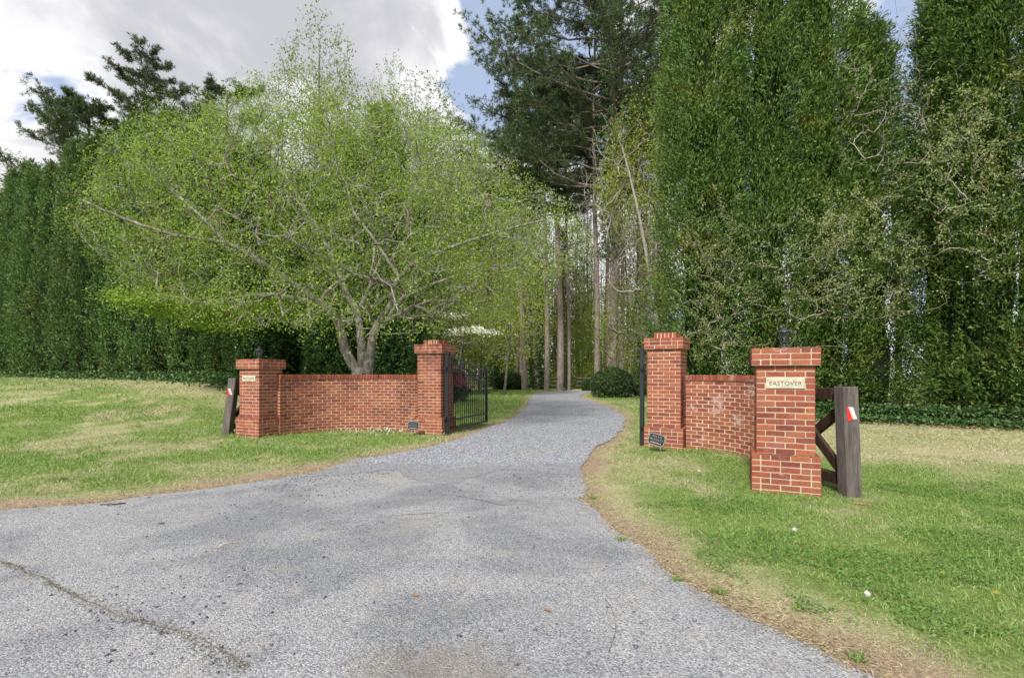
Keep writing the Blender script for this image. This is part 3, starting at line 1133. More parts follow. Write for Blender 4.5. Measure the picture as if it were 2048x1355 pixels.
RO_ROT, RI_ROT, LO_ROT, LI_ROT = R(-24), R(-29), R(-24), R(-20)
ro, ro_c, ro_z = pier('gate_pier', 'low brick pier on the right carrying a lantern and a name plaque, nearest the road', (3.447, 5.56), RO_ROT, 8, 15, False, 0.07, (19, 2), 'brick', 'FR')
lo, lo_c, lo_z = pier('gate_pier', 'low brick pier with lantern and plaque at the far left beside the leaning post', (-5.27, 10.40), LO_ROT, 8, 15, False, 0.07, (19, 2), 'brick', 'FR')
ri, ri_c, ri_z = pier('gate_pier', 'tall brick pier with stepped cap on the right side of the drive', (3.06, 8.93), RI_ROT, 7, 21, True, 0.06, None, 'brick', 'FR')
li, li_c, li_z = pier('gate_pier', 'tall brick pier with stepped cap on the left, holding the open iron gate', (-1.55, 11.05), LI_ROT, 7, 21, True, 0.06, None, 'brick', 'FR')


def arc_points(a, b, bulge, n=240):
    """circular arc a to b whose middle lies bulge to the left of a->b"""
    a = np.array(a, float)
    b = np.array(b, float)
    mid = (a + b) / 2
    d = b - a
    L = np.linalg.norm(d)
    nrm = np.array([-d[1], d[0]]) / L
    s = np.linspace(0, 1, n)
    # three-point circle through the bulge
    r = (L * L / 4 + bulge * bulge) / (2 * abs(bulge))
    c = mid + nrm * (bulge - math.copysign(r, bulge))
    a0 = math.atan2(*(a - c)[::-1])
    a1 = math.atan2(*(b - c)[::-1])
    da = (a1 - a0 + math.pi) % (2 * math.pi) - math.pi
    ang = a0 + da * s
    return np.column_stack([c[0] + r * np.cos(ang), c[1] + r * np.sin(ang)])


def wall(name, label, a, b, bulge, key, front_side):
    """curved garden wall; front_side +1 if its road face lies to the right of a->b"""
    line = arc_points(a, b, bulge)
    seg = np.r_[0, np.cumsum(np.hypot(*np.diff(line, axis=0).T))]
    L = seg[-1]
    root = thing(name, label, 'brick wall', (line[0, 0], line[0, 1], 0), 0, 'curved brick wing walls')
    o0 = np.array([line[0, 0], line[0, 1]])
    line = line - o0

    def at(s):
        p = np.array([np.interp(s, seg, line[:, 0]), np.interp(s, seg, line[:, 1])])
        q = np.array([np.interp(s + 0.01, seg, line[:, 0]), np.interp(s + 0.01, seg, line[:, 1])])
        q2 = np.array([np.interp(s - 0.01, seg, line[:, 0]), np.interp(s - 0.01, seg, line[:, 1])])
        d = (q - q2) / (np.linalg.norm(q - q2) + 1e-9)
        return p, d
    NC = 18
    z0 = -0.06
    FS = L * 0.0
    mid_p, mid_d = at(L / 2)
    e0, e1_ = at(0.02)[1], at(L - 0.02)[1]
    turn = (math.atan2(e1_[1], e1_[0]) - math.atan2(e0[1], e0[0]) + math.pi) % (2 * math.pi) - math.pi
    KF = (L + turn * 0.1 * front_side * 1.0) / L      # length of the road face against the centre line
    rear, low = Joined(), Joined()
    nb = int(L / BL)
    made = 0
    rows = []
    for c in range(NC):
        zc = z0 + BW + c * BH + BH / 2
        step = L / round(L * KF / BL)
        n_ = round(L / step)
        for i in range(n_ + (c % 2)):
            if c % 2 == 0:
                rows.append((c, (i + 0.5) * step, zc, 'S'))
            elif i == 0:
                rows.append((c, step * 0.25, zc, 'H'))
            elif i == n_:
                rows.append((c, L - step * 0.25, zc, 'H'))
            else:
                rows.append((c, i * step, zc, 'S'))
    rows.sort(key=lambda r: -r[0])
    for c, s, zc, sk in rows:
        p, d = at(s)
        nrm = np.array([d[1], -d[0]]) * front_side
        rz = math.atan2(d[1], d[0])
        pf = p + nrm * (0.055 + float(brng.uniform(-.002, .003)))
        if made < 296:
            obj('brick', BM[key, sk], None, root, (pf[0], pf[1], zc), (0, float(brng.normal(0, .006)), rz + float(brng.normal(0, .006))))
            made += 1
        else:
            low.add(BM[key, sk], (pf[0], pf[1], zc), rz)
        pb = p - nrm * 0.055
        rear.add(BM[key, sk], (pb[0], pb[1], zc), rz)
    ztop = z0 + BW + NC * BH
    s = BH / 2
    while s < L:
        p, d = at(s)
        rz = math.atan2(d[1], d[0])
        low.add(BM[key, 'R'], (p[0], p[1], z0 + BW / 2), rz)
        obj('coping_brick', BM[key, 'C'], None, root, (p[0], p[1], ztop + BW / 2 + 0.004), (float(brng.normal(0, .012)), 0, rz + float(brng.normal(0, .012))))
        s += BH
    # mortar body
    Vb = []
    S = np.linspace(0, L, 60)
    for s in S:
        p, d = at(min(max(s, 0.011), L - 0.011))
        nrm = np.array([d[1], -d[0]])
        Vb.append((p + nrm * 0.0945, p - nrm * 0.0945))
    mb = MB()
    V = []
    zt = ztop + BW - 0.010
    for f_, g_ in Vb:
        V += [(f_[0], f_[1], z0), (f_[0], f_[1], zt), (g_[0], g_[1], zt), (g_[0], g_[1], z0)]
    Fc = []
    for i in range(len(Vb) - 1):
        for k in range(4):
            Fc.append([i * 4 + k, i * 4 + (k + 1) % 4, (i + 1) * 4 + (k + 1) % 4, (i + 1) * 4 + k])
    Fc += [[0, 3, 2, 1], [len(V) - 4, len(V) - 3, len(V) - 2, len(V) - 1]]
    mb.add(V, Fc)
    mb.build('mortar', M['mortar'], root)
    low.build('lower_bricks', M[key], root)
    rear.build('rear_bricks', M[key], root)
    return root


wall('brick_wall', 'curved brick wall left of the drive, in front of the spreading cherry tree', (-5.14, 10.90), (-2.10, 11.50), 0.85, 'brick', 1)
wall('brick_wall', 'curved brick wall right of the drive with white lime bloom on its bricks', (3.20, 9.15), (3.25, 6.30), 0.72, 'brick_white', 1)


# ------------------------------------------------------------------ lanterns
def lantern(label, x, y, z, s=1.0):
    r = thing('pier_lantern', label, 'lantern', (x, y, z), R(20), 'lanterns on the outer piers')
    MB().lathe([(0.062, 0.0), (0.062, 0.012), (0.045, 0.022), (0.028, 0.032), (0.024, 0.050), (0.034, 0.062), (0.046, 0.072)], 16).build('base', M['lamp_metal'], r)
    k = 6
    cage = MB()
    for i in range(k):
        a = i / k * 2 * math.pi
        c_, s_ = math.cos(a), math.sin(a)
        cage.beam((0.045 * c_, 0.045 * s_, 0.070), (0.064 * c_, 0.064 * s_, 0.185), 0.008, 0.008)
    cage.lathe([(0.040, 0.068), (0.050, 0.068), (0.051, 0.078), (0.042, 0.078)], k)
    cage.lathe([(0.058, 0.180), (0.069, 0.180), (0.069, 0.188), (0.058, 0.188)], k)
    cage.build('cage', M['lamp_metal'], r)
    for i in range(k):
        a0, a1 = i / k * 2 * math.pi + .07, (i + 1) / k * 2 * math.pi - .07
        V = [(0.044 * math.cos(a0), 0.044 * math.sin(a0), 0.078), (0.044 * math.cos(a1), 0.044 * math.sin(a1), 0.078),
             (0.061 * math.cos(a1), 0.061 * math.sin(a1), 0.181), (0.061 * math.cos(a0), 0.061 * math.sin(a0), 0.181)]
        V += [(x_ * 0.95, y_ * 0.95, z_) for x_, y_, z_ in V]
        MB().add(V, [(0, 1, 2, 3), (7, 6, 5, 4), (0, 4, 5, 1), (1, 5, 6, 2), (2, 6, 7, 3), (3, 7, 4, 0)]).build('glass_pane', M['glass'], r)
    MB().lathe([(0.010, 0.078), (0.010, 0.110), (0.017, 0.125), (0.017, 0.145), (0.008, 0.160)], 10).build('bulb', M['bulb'], r)
    rf = MB().lathe([(0.080, 0.187), (0.082, 0.193), (0.060, 0.212), (0.034, 0.232), (0.020, 0.240), (0.014, 0.246)], 12).build('roof', M['lamp_metal'], r)
    MB().lathe([(0.006, 0.244), (0.013, 0.252), (0.014, 0.260), (0.008, 0.268), (0.004, 0.284)], 10).build('finial', M['lamp_metal'], rf)
    r.scale = (s, s, s)
    return r


lantern('small black lantern standing on the right pier above the plaque', ro_c[0] - 0.05, ro_c[1] - 0.12, ro_z, 0.98)
lantern('small black lantern standing on the far left pier above the plaque', lo_c[0] - 0.02, lo_c[1] - 0.05, lo_z, 1.02)


# ------------------------------------------------------------------ iron gates
def scroll(c, r0, turns, sgn=1, a0=0.0, n=26):
    pts = []
    for i in range(n):
        u = i / (n - 1)
        a = a0 + sgn * u * turns * 2 * math.pi
        r_ = r0 * (1 - 0.82 * u)
        pts.append((c[0] + r_ * math.cos(a), 0, c[1] + r_ * math.sin(a)))
    return pts


def gate(label, hinge, end, opener=True):
    hinge = np.array(hinge)
    end = np.array(end)
    d = end - hinge
    L = float(np.linalg.norm(d))
    r = thing('iron_gate', label, 'gate', (hinge[0], hinge[1], 0), math.atan2(d[1], d[0]), 'open iron gate leaves')
    ir = M['iron']
    MB().box((0, 0, 0.90), (0.075, 0.075, 1.86), None, 0.004).build('hinge_post', ir, r)
    ep = MB().box((L, 0, 0.78), (0.055, 0.055, 1.36), None, 0.004).build('end_post', ir, r)
    MB().lathe([(0.020, 0), (0.034, 0.02), (0.040, 0.06), (0.028, 0.09), (0.014, 0.11), (0.030, 0.14), (0.022, 0.18), (0.004, 0.25)], 10, (L, 0, 1.46)).build('finial', ir, ep)

    def ztop(s):
        u = np.clip((s - 0.22) / (L - 0.22), 0, 1)
        return 1.60 - 0.31 * (u * u * (3 - 2 * u))
    ss_ = np.linspace(0.03, L - 0.03, 26)
    for dz, nm in ((0.0, 'top_rail'), (-0.125, 'top_rail')):
        MB().tube([(s, 0, ztop(s) + dz) for s in ss_], 0.020, 8).build(nm, ir, r)
    for zz in (0.13, 0.34):
        MB().box((L / 2, 0, zz), (L - 0.06, 0.034, 0.042), None, 0.003).build('bottom_rail', ir, r)
    n = 19
    for i in range(n):
        s = (i + 0.75) * L / (n + 0.5)
        up = ztop(s) + (0.17 if i % 2 == 0 else 0.13)
        if s < 0.30:
            up = ztop(s) - 0.0
        mb = MB().tube([(s, 0, 0.13), (s, 0, up)], 0.0105, 6)
        if s >= 0.30:
            mb.lathe([(0.010, 0), (0.021, 0.020), (0.014, 0.045), (0.001, 0.085)], 6, (s, 0, up - 0.004))
        mb.build('picket', ir, r)
    for pts in (scroll((0.16, 1.72), 0.105, 1.6, 1, -1.2), scroll((0.10, 1.86), 0.055, 1.4, -1, 0.5), scroll((L - 0.17, 1.42), 0.085, 1.5, -1, -1.8),
                scroll((L - 0.10, 1.55), 0.05, 1.4, 1, 1.5), scroll((L - 0.15, 1.05), 0.085, 1.5, 1, 2.0), scroll((L - 0.15, 0.90), 0.07, 1.5, -1, -2.0)):
        MB().tube(pts, [0.013 - 0.006 * i / len(pts) for i in range(len(pts))], 6).build('scroll', ir, r)
    MB().box((-0.055, 0.0, 1.52), (0.12, 0.05, 0.075), None, 0.006).build('hinge', ir, r)
    MB().box((-0.055, 0.0, 0.42), (0.12, 0.05, 0.075), None, 0.006).build('hinge', ir, r)
    if opener:
        g = thing('gate_opener', 'black gate opener arm fixed behind the left gate leaf', 'gate opener', (hinge[0], hinge[1], 0), math.atan2(d[1], d[0]))
        MB().tube([(0.18, 0.34, 0.42), (0.95, 0.14, 0.80), (1.35, 0.065, 0.98)], 0.026, 8).build('arm', ir, g)
        MB().box((0.18, 0.40, 0.36), (0.14, 0.16, 0.34), None, 0.015).build('motor_box', ir, g)
        MB().tube([(0.18, 0.40, -0.05), (0.18, 0.40, 0.25)], 0.03, 8).build('post', ir, g)
        MB().box((1.35, 0.04, 0.98), (0.07, 0.04, 0.09), None, 0.004).build('bracket', ir, g)
    return r


gate('left iron gate leaf swung open beside the tall left pier', (-1.46, 11.22), (-0.68, 13.40))
gate('right iron gate leaf swung open, seen edge on beside the tall right pier', (2.455, 9.46), (3.07, 11.70), False)


# ------------------------------------------------------------------ private property signs
def rounded(wd, ht, c):
    return [(-wd / 2 + c, -ht / 2), (wd / 2 - c, -ht / 2), (wd / 2 - c * .3, -ht / 2 + c * .3), (wd / 2, -ht / 2 + c), (wd / 2, ht / 2 - c), (wd / 2 - c * .3, ht / 2 - c * .3), (wd / 2 - c, ht / 2),
            (-wd / 2 + c, ht / 2), (-wd / 2 + c * .3, ht / 2 - c * .3), (-wd / 2, ht / 2 - c), (-wd / 2, -ht / 2 + c), (-wd / 2 + c * .3, -ht / 2 + c * .3)]


def slab(mb, outline, y0, y1, hole=None):
    n = len(outline)
    V = [(x, y0, z) for x, z in outline] + [(x, y1, z) for x, z in outline]
    if hole is None:
        Fc = [list(range(n)), list(range(2 * n - 1, n - 1, -1))] + [[i, i + n, (i + 1) % n + n, (i + 1) % n] for i in range(n)]
        return mb.add(V, Fc)
    V += [(x, y0, z) for x, z in hole] + [(x, y1, z) for x, z in hole]
    Fc = []
    for i in range(n):
        j = (i + 1) % n
        Fc += [[i, j, 2 * n + j, 2 * n + i], [n + i, 3 * n + i, 3 * n + j, n + j], [i, n + i, n + j, j], [2 * n + i, 2 * n + j, 3 * n + j, 3 * n + i]]
    return mb.add(V, Fc)


def yard_sign(label, loc, rz, tilt, wd, ht):
    r = thing('yard_sign', label, 'sign', (loc[0], loc[1], 0), rz, 'private property signs')
    zc = loc[2]
    holder = obj('sign_plate', slab(MB(), rounded(wd, ht, ht * 0.24), -0.004, 0.004).mesh('sign_plate', M['sign_black']), None, r, (0, 0, zc), (R(-6), R(tilt), 0))
    obj('border', slab(MB(), rounded(wd * .955, ht * .94, ht * 0.23), -0.0052, -0.002, rounded(wd * .925, ht * .895, ht * 0.215)).mesh('border', M['sign_white']), None, holder)
    text('lettering', 'PRIVATE', ht * 0.31, holder, (0, -0.0056, ht * 0.14), M['sign_white'], wd * 0.58, 90.0, -0.0022)
    text('lettering', 'PROPERTY', ht * 0.31, holder, (0, -0.0056, -ht * 0.14), M['sign_white'], wd * 0.76, 90.0, -0.0022)
    MB().box((0, -0.0052, -ht * 0.27), (wd * 0.66, 0.002, ht * 0.055)).build('small_print', M['stake'], holder)
    MB().tube([(wd * .02, 0.008, zc + .02), (wd * .16, 0.010, zc - ht * .5), (wd * 0.42, 0.0, -0.05)], 0.004, 6).build('stake', M['stake'], r)
    return r


yard_sign('tilted black private property sign at the foot of the tall right pier', (2.52, 8.72, 0.255), R(-26), 14, 0.29, 0.215)
yard_sign('black private property sign at the foot of the tall left pier', (-2.17, 10.98, 0.26), R(-8), 3, 0.255, 0.20)


# ------------------------------------------------------------------ timber end panels
def timber_fence(label, base, dirv, lean, sticker_rot, wide=0.175, ht=1.23, flip=1):
    d = np.array(dirv) / np.linalg.norm(dirv)
    L = 1.08
    z0 = float(ground_z(*base)[0])
    r = thing('timber_fence', label, 'timber fence', (base[0], base[1], z0), math.atan2(d[1], d[0]), 'timber end panels beside the outer piers')
    bx, by = lean        # sideways offset of the post's head, in local axes
    tilt = Matrix(((1, 0, bx / ht, 0), (0, 1, by / ht, 0), (0, 0, 1, 0), (0, 0, 0, 1)))
    p = MB().box((0, 0, ht / 2 - 0.05), (wide * .9, wide, ht + 0.1), None, 0.007)
    me = p.mesh('post', M['wood'])
    me.transform(tilt)
    obj('post', me, None, r)
    wb = M['wood_brown']
    a = wide * .45

    def bm(nm, t0, z0_, t1, z1_, h_):
        o_ = MB().beam((t0 + bx * z0_ / ht, by * z0_ / ht, z0_), (t1 + bx * z1_ / ht, by * z1_ / ht, z1_), 0.09, h_, (0, 0, 1), 0.005).build(nm, wb, r)
        return o_
    bm('top_rail', a, 1.14, L, 1.14, 0.13)
    bm('bottom_rail', a, 0.16, L, 0.16, 0.12)
    b1 = MB().beam((a, by * .8 - 0.03, 0.99), (L, -0.03, 0.36), 0.05, 0.12, (0, 0, 1), 0.005).build('brace', wb, r)
    b2 = MB().beam((a, by * .2 + 0.03, 0.27), (L, 0.03, 1.02), 0.05, 0.12, (0, 0, 1), 0.005).build('brace', wb, r)
    p2 = MB().box((L + 0.07, 0, 0.55), (0.15, 0.15, 1.2), None, 0.007).build('post', M['wood'], r)
    # torn reflective sticker on the road face
    zc = 0.93
    st = bpy.data.objects.new('reflector', None)
    red = [(-0.058, 0.075), (-0.035, 0.078), (0.020, -0.060), (-0.030, -0.085), (-0.045, -0.07)]
    wht = [(-0.035, 0.078), (0.022, 0.075), (0.045, 0.0), (0.068, -0.055), (0.020, -0.060)]
    o1 = slab(MB(), red, -0.0015, 0.0015).mesh('reflector', M['red_tape'])
    o2 = slab(MB(), wht, -0.0015, 0.0015).mesh('reflector_stripe', M['white_tape'])
    ro_ = obj('reflector', o1, None, r, (-wide * .45 - 0.004 + bx * zc / ht, by * zc / ht + 0.01, zc), (0, 0, sticker_rot))
    obj('reflector_stripe', o2, None, ro_)
    return r


timber_fence('dark timber post with crossed braces and red and white reflector by the right pier', (3.80, 5.62), (-0.05, 1), (0.0, 0.05), R(-90))
timber_fence('leaning dark timber post with a small reflector beside the far left pier', (-6.22, 10.92), (0.14, 1), (0.0, -0.17), R(-90))


# ------------------------------------------------------------------ plants: generators
def grow(nodes, parents, attract, rng, curve=0.45, segs=4, up=0.15, bias=0.25, wob=0.05):
    """connect each attractor to the nearest existing node by a curved limb; returns nodes, parents, end nodes, limbs"""
    cap_ = len(nodes) + len(attract) * segs + 8
    N = np.zeros((cap_, 3))
    N[:len(nodes)] = nodes
    par = np.full(cap_, -1)
    par[:len(nodes)] = parents
    n = len(nodes)
    root = N[0].copy()
    od = np.linalg.norm(attract - root, axis=1)
    nd = np.zeros(cap_)
    nd[:n] = np.linalg.norm(N[:n] - root, axis=1)
    ends, limbs = [], []
    for ai in np.argsort(od):
        a = attract[ai]
        dd = np.linalg.norm(N[:n] - a, axis=1) + bias * np.maximum(0, nd[:n] - od[ai] * 0.97) * 6
        i = int(np.argmin(dd))
        p0 = N[i]
        L = np.linalg.norm(a - p0)
        pd = unit(N[i] - N[par[i]]) if par[i] >= 0 else np.array([0, 0, 1.0])
        p1 = p0 + pd * L * curve + np.array([0, 0, up * L])
        idx = [i]
        for s in range(1, segs + 1):
            u = s / segs
            q = (1 - u) ** 2 * p0 + 2 * u * (1 - u) * p1 + u * u * a
            if s < segs:
                q = q + rng.normal(0, wob * L, 3)
            N[n] = q
            par[n] = idx[-1]
            nd[n] = np.linalg.norm(q - root)
            idx.append(n)
            n += 1
        ends.append(n - 1)
        limbs.append(idx)
    return N[:n], par[:n], np.array(ends, int), limbs


def radii(N, par, rtip, power=0.42, rmax=1e9):
    w_ = np.zeros(len(N))
    has = np.zeros(len(N), bool)
    has[par[par >= 0]] = True
    w_[~has] = 1
    for i in range(len(N) - 1, 0, -1):
        if par[i] >= 0:
            w_[par[i]] += w_[i]
    return np.minimum(rtip * np.maximum(w_, 1) ** power, rmax)


def limb_paths(N, par, rad, limbs, stems):
    paths = []
    for idx in list(stems) + list(limbs):
        idx = np.array(idx)
        r_ = rad[idx].copy()
        if len(idx) > 1:
            r_[0] = min(r_[0], r_[1] * 1.25)
        paths.append((N[idx], r_))
    return paths


def leaves_at(pts, par_dir, per, spread, length, width, rng, droop=0.3, flat=0.0):
    n = len(pts)
    pos = np.repeat(pts, per, 0) + rng.normal(0, spread, (n * per, 3))
    ax = np.repeat(par_dir, per, 0) * 0.6 + rng.normal(0, 0.7, (n * per, 3))
    ax[:, 2] -= droop
    L = length * rng.uniform(0.6, 1.25, n * per)
    W = width * rng.uniform(0.6, 1.25, n * per)
    side = None
    if flat:
        side = unit(np.cross(ax, np.array([0, 0, 1.0]) + rng.normal(0, 0.8 / flat * 0.6, (n * per, 3))))
    return leaf_quads(pos, ax, L, W, rng, side)


def tree_obj(name, label, cat, loc, trunk_me, crown_me, group=None, rz=0.0, scale=1.0, extra=()):
    r = thing(name, label, cat, loc, rz, group)
    r.scale = scale if hasattr(scale, '__len__') else (scale,) * 3
    obj('trunk', trunk_me, None, r)
    if crown_me is not None:
        obj('crown', crown_me, None, r)
    for nm, me in extra:
        obj(nm, me, None, r)
    return r


# ------------------------------------------------------------------ the cherry tree
rng = np.random.default_rng(21)
CY = 14.3
cb = np.array([P(722, 745, CY)[0], CY, 0.0])


def cp(px, py, dy):
    return P(px, py, CY + dy) - cb


stem_def = [
    ([(718, 745, 0, ), (712, 738, -.05), (689, 697, -.15), (677, 645, -.4), (646, 611, -.7), (598, 577, -1.1), (551, 543, -1.5), (500, 511, -1.8), (450, 485, -2.1), (351, 471, -2.6), (239, 434, -3.0), (165, 400, -3.2)], 0.175),
    ([(722, 745, .1), (724, 720, .15), (720, 657, .3), (713, 626, .5), (688, 572, .9), (660, 505, 1.4), (620, 430, 2.0), (570, 350, 2.6), (520, 270, 3.1)], 0.155),
    ([(733, 745, -.1), (737, 735, -.12), (744, 684, -.2), (754, 652, -.3), (781, 608, -.5), (790, 577, -.6), (800, 555, -.7), (834, 523, -1.0), (890, 499, -1.5), (1000, 462, -2.2), (1090, 440, -2.6)], 0.165),
]
stem_br = [
    ((2, 3), [(766, 645, -.1), (805, 596, .2), (842, 555, .5), (900, 523, .9), (988, 494, 1.5), (1075, 480, 2.2)]),
    ((2, 6), [(766, 506, -.5), (744, 472, -.4), (707, 423, -.3), (693, 369, -.2), (673, 328, -.1), (660, 260, .1), (650, 205, .2)]),
    ((2, 5), [(768, 562, -.9), (710, 550, -1.4), (671, 526, -1.9), (627, 506, -2.4), (560, 470, -3.0), (480, 440, -3.5)]),
    ((1, 3), [(734, 587, .8), (760, 520, 1.4), (800, 440, 2.1), (840, 360, 2.7), (870, 300, 3.2)]),
    ((0, 4), [(560, 590, -.2), (500, 590, .1), (430, 600, .3), (330, 590, .6)]),
    ((3, 2), [(920, 548, .3), (1000, 556, .2), (1080, 545, .0)]),
    ((3, 1), [(861, 601, .1), (960, 604, .0), (1040, 590, -.2)]),
    ((0, 8), [(400, 430, -2.0), (330, 370, -1.8), (270, 310, -1.5)]),
]
N, par, stems = [], [], []
for pts, r0 in stem_def:
    idx = []
    ptl = catmull([cp(*q) for q in pts], 2)
    for q in ptl:
        N.append(q)
        par.append(idx[-1] if idx else (-1 if not N[:-1] else 0))
        idx.append(len(N) - 1)
    stems.append(idx)
for (si, pi), pts in stem_br:
    idx = [stems[si][min(pi * 2, len(stems[si]) - 1)]]
    ptl = catmull([N[idx[0]]] + [cp(*q) for q in pts], 2)[1:]
    for q in ptl:
        N.append(q)
        par.append(idx[-1])
        idx.append(len(N) - 1)
    stems.append(idx)
N = np.array(N)
par = np.array(par)


def in_cherry(q):
    """crown envelope, in metres from the tree's foot"""
    px = 1024 + F * (q[:, 0] + cb[0]) / (q[:, 1] + cb[1])
    ps_ = CY / (CY + q[:, 1])
    x, y, z = (q[:, 0] + cb[0]) * ps_ - cb[0] + 0.6, q[:, 1], H + (q[:, 2] - H) * ps_
    top = 9.85 - np.where(x < -1, 0.050 * (x + 1) ** 2, 0.068 * (x + 1) ** 2) - 0.03 * y * y + 1.1 * (vnoise(q + 40, 0.7, 3) - 0.5)
    bot = 2.6 + 0.65 * np.maximum(0, 2.6 - np.hypot(x - 0.6, y)) + 0.13 * np.maximum(0, -x - 2.9) ** 2 + 0.10 * np.maximum(0, x - 2.4) ** 2 + 0.9 * (vnoise(q + 60, 0.9, 5) - 0.5)
    rr = (x / np.where(x < 0, 8.1, 8.0)) ** 2 + (y / 5.2) ** 2 + 0.55 * (vnoise(q + 80, 0.8, 9) - 0.4)
    return (rr < 1) & (z < top) & (z > bot)


def sample(fn, lo, hi, n, rng):
    out = []
    c = 0
    while c < n:
        q = rng.uniform(lo, hi, (n * 3, 3))
        q = q[fn(q)]
        out.append(q)
        c += len(q)
    return np.concatenate(out)[:n]


A = sample(in_cherry, (-10.5, -5.5, 2), (10, 5.5, 11), 520, rng)
N, par, e1, l1 = grow(N, par, A, rng, 0.35, 5, 0.10)
B = sample(in_cherry, (-10.5, -5.5, 2), (10, 5.5, 11), 5200, rng)
tips_ = np.concatenate([N[np.array(st_)[int(len(st_) * 0.62):]] for st_ in stems])
B = np.concatenate([B, np.repeat(tips_, 9, 0) + rng.normal(0, 0.33, (len(tips_) * 9, 3))])
N, par, e2, l2 = grow(N, par, B, rng, 0.35, 3, 0.08)
rad = radii(N, par, 0.0055, 0.41)
for si, (pts, r0) in enumerate(stem_def):
    idx = np.array(stems[si])
    rad[idx] = np.maximum(rad[idx] * 0.5, r0 * (1 - 0.88 * np.linspace(0, 1, len(idx)) ** 0.75))
for si in range(3, len(stems)):
    idx = np.array(stems[si][1:])
    rad[idx] = np.maximum(rad[idx] * 0.5, min(0.085, rad[stems[si][0]] * 0.75) * (1 - 0.88 * np.linspace(0, 1, len(idx)) ** 0.8))
rad[stems[0][:2]] *= 1.35
rad[stems[2][:2]] *= 1.2
big = limb_paths(N, par, rad, l1, stems)
V, Fq = cat_vf([join_tubes(limb_paths(N, par, rad, [], stems), 10), join_tubes(limb_paths(N, par, rad, l1, []), 6), join_tubes(limb_paths(N, par, rad, l2, []), 3)])
trunk_me = npmesh('cherry_trunk', V, Fq, True, M['bark_cherry'])
tipd = unit(N[e2] - N[par[e2]])
mid = N[par[e2]]
pts = np.concatenate([N[e2], mid, N[e1]])
dirs = np.concatenate([tipd, tipd, unit(N[e1] - N[par[e1]])])
keep = rng.random(len(pts)) < 0.26 + 2.3 * np.clip(fbm((pts + 50) * np.array([1, 1, 1.9]), 0.75, 5, 3) - 0.30, 0, 1)
pts, dirs = pts[keep], dirs[keep]
V, Fq = leaves_at(pts, dirs, 16, 0.14, 0.070, 0.034, rng, 0.45)
# low fresh boughs reaching out to the left over the lawn
lowp = np.array([cp(px, py, dy) for px, py, dy in ((300, 600, -.9), (360, 607, -.8), (420, 618, -.7), (470, 622, -.5), (330, 622, -.6), (400, 640, -.5), (450, 650, -.3), (520, 610, -.3), (560, 625, .1), (270, 596, -1.0))])
lowp = np.repeat(lowp, 170, 0) + rng.normal(0, 1, (1700, 3)) * np.array([0.45, 0.35, 0.085])
V2, F2 = leaves_at(lowp, np.tile([-.3, -.3, 0.0], (1700, 1)), 4, 0.05, 0.095, 0.05, rng, 0.3, 1.0)
V, Fq = cat_vf([(V, Fq), (V2, F2)])
crown_me = npmesh('cherry_crown', V, Fq, mat=M['cherry_leaf'])
tree_obj('cherry_tree', 'broad spreading cherry tree with fresh green leaves and three grey stems behind the left wall', 'tree', tuple(cb), trunk_me, crown_me)


